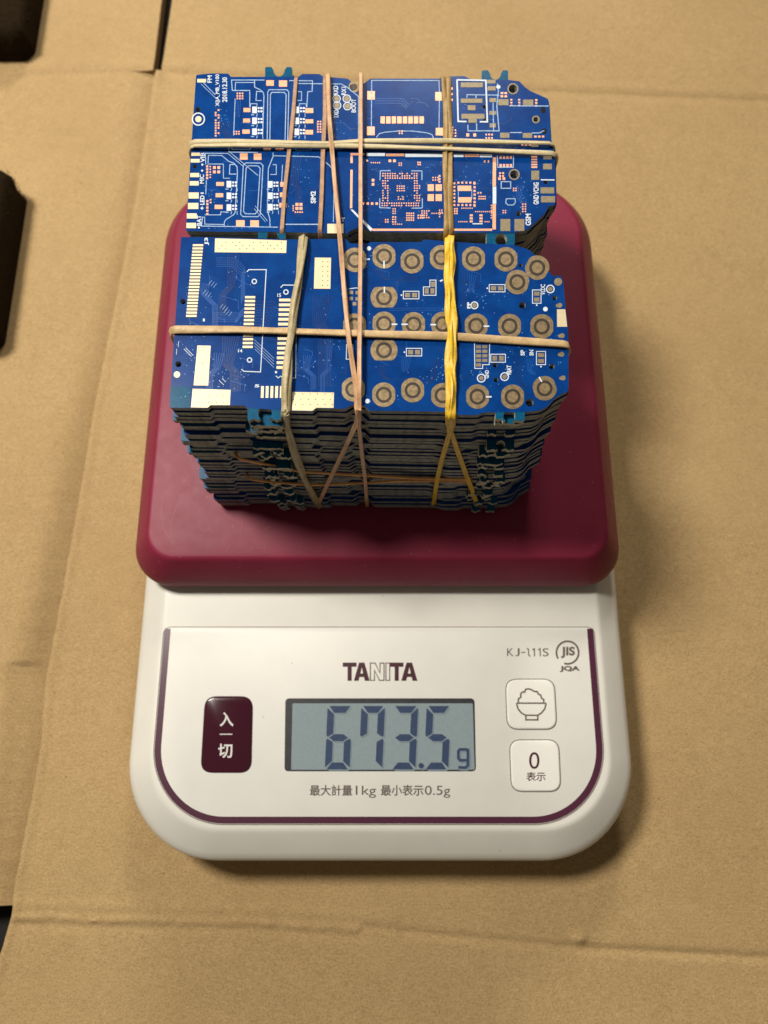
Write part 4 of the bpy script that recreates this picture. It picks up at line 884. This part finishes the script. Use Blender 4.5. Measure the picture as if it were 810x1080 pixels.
# rear stack only, front to back
band(M['brown'], 'brown rubber band over the rear stack only, left of the lettered pads SIM2', [
    (vloop([(312.4, 82), (309.4, 120), (304.4, 165), (299.6, 210), (297.4, 243)], .35, yb_back, yfront=yb_front, bend=1), 1.02, .55)])
band(M['brown'], 'brown rubber band over the rear stack, forking from the peach one near its back edge', [
    (vloop([(342.8, 82), (342.8, 120), (340.6, 165), (339.2, 210), (337.4, 243)], .35, yb_back, yfront=yb_front, bend=-1), 1.08, .6)])
band(M['ochre'], 'wide ochre rubber band over the rear stack, in line with the yellow one', [
    (vloop([(470.8, 83), (471.6, 120), (472.6, 155), (472.2, 200), (473.4, 243)], .35, yb_back, yfront=yb_front, bend=0), 1.25, .6, (lambda u, p: .4 * sin(p.y * .2)), (lambda u, p: (-.5, 0))),
    (vloop([(470.8, 83), (471.6, 120), (472.6, 155), (472.2, 200), (473.4, 243)], .45, yb_back, yfront=yb_front, bend=2), 1.2, .6, (lambda u, p: -.5 * sin(p.y * .17)), (lambda u, p: (.55 + .15 * sin(p.y * .25), .1)))])
# both stacks
band(M['peach'], 'peach brown rubber band slanting over both stacks and forking left down the front', [
    (vloop([(345.6, 83), (347.6, 130), (352, 180), (357.6, 240), (361.6, 290), (368, 360), (376, 412)], 1.5, yb_back, front=[(377.6, 432), (376.6, 446), (366, 468), (352, 497), (335.4, 532)]), 1.05, .6, (lambda u, p: .5 * sin(p.y * .22)))])
band(M['peach'], 'thin straight peach rubber band over both stacks beside the white card outline', [
    (vloop([(380.4, 86), (380.6, 130), (380.2, 180), (380.4, 250), (379.6, 320), (378.8, 412)], 1.95, yb_back, front=[(378.6, 432), (378.6, 450), (381.4, 475), (385, 505), (386.6, 528)]), .95, .6)])
# front stack only
tw1 = lambda u, p: .10 * p.y + .3
band(M['olive'], 'thick greenish tan twisted rubber band over the left half of the keypad board', [
    (vloop([(319.6, 253), (318.6, 262), (315.6, 290), (309.6, 325), (304.4, 370), (301.6, 410)], 1.5, yf_back, front=[(300, 434), (303, 452), (309.5, 476), (321, 506), (335, 533)]), 1.5, .7, (lambda u, p: .55 * sin(p.y * .14 + p.z * .12)), (lambda u, p: (.32 * sin(p.y * .16 + p.z * .1), .25 * cos(p.y * .16)))),
    (vloop([(319.6, 253), (319.2, 262), (316.4, 290), (310.4, 325), (305.2, 370), (301.8, 410)], 1.5, yf_back, front=[(300.4, 434), (303.4, 452), (310.5, 476), (322, 506), (335.6, 533)]), 1.3, .65, (lambda u, p: -.6 * sin(p.y * .12)), (lambda u, p: (-.40 * sin(p.y * .16 + p.z * .1), -.25 * cos(p.y * .16))))])
def yoff(s_): return lambda u, p: ((s_ * (.52 + .12 * sin(p.y * .5))) * (1 if p.z > ZT - 3 else max(0, 1 - (ZT - 3 - p.z) / 6)), s_ * .22 * sin(p.y * .55))
yt = [(474.6, 254), (474.4, 275), (473.6, 300), (475.2, 325), (477.2, 350), (474.6, 385), (475.6, 405), (475.4, 422)]
band(M['yellow'], 'bright yellow twisted rubber band over the keypad board, forking down the front', [
    (vloop(yt, 1.3, yf_back, front=[(474.4, 438), (473.6, 458), (466, 484), (461, 506), (457.4, 530)]), (lambda u, p: 1.35 * (1 + .18 * sin(p.y * .8)) if p.z > ZT - 4 else 1.15), .7, (lambda u, p: .5 * sin(p.y * .6)), yoff(-1)),
    (vloop(yt, 1.5, yf_back, front=[(476, 438), (476.4, 458), (483, 478), (492, 502), (503.4, 532)]), (lambda u, p: 1.3 * (1 + .18 * sin(p.y * .7 + 1)) if p.z > ZT - 4 else 1.2), .7, (lambda u, p: -.5 * sin(p.y * .6 + 1)), yoff(1)),
    (vloop([(x + 2.2 * sin(y * .05), y) for x, y in yt], 1.6, yf_back, front=[(475, 438), (475, 448), (467, 484), (461.4, 506), (457.8, 529)]), (lambda u, p: 1.1 if p.z > ZT - 6 else .6), .6, (lambda u, p: 1.0 * sin(p.y * .3 + 2)))])
# low loop round the front stack
def low_loop(f, z_):
    P = [on_front(x, y, YF0 - .95, SLOPE, ZT) for x, y in f]; Nn = [FR] * len(P); zl, zr = P[0].z, P[-1].z
    yl = P[0].y; P.append(Vector((P[-1].x + .6, yl + 2.2, zr - 2.6))); Nn.append((FR + RT_).normalized()); P.append(Vector((P[-1].x, yl + 30, zr - 4))); Nn.append(BK); P.append(Vector((P[0].x - 1.5, yl + 30, zl - 4))); Nn.append(BK); P.append(Vector((P[0].x - .9, yl + 2.2, zl - 2.6))); Nn.append((FR + LF).normalized())
    return dense(P, Nn)
band(M['orange'], 'orange brown rubber band wound sideways low round the front stack, crossing the forked ones', [
    (low_loop([(250, 483.5), (280, 489.5), (318, 497.4), (345, 499), (400, 502), (440, 504.6), (497, 505.6)], 0), 1.2, .55),
    (low_loop([(262, 505), (290, 508.6), (330, 511.4), (380, 509.4), (420, 507), (450, 506.8), (498, 507.6)], 1), .9, .55)])
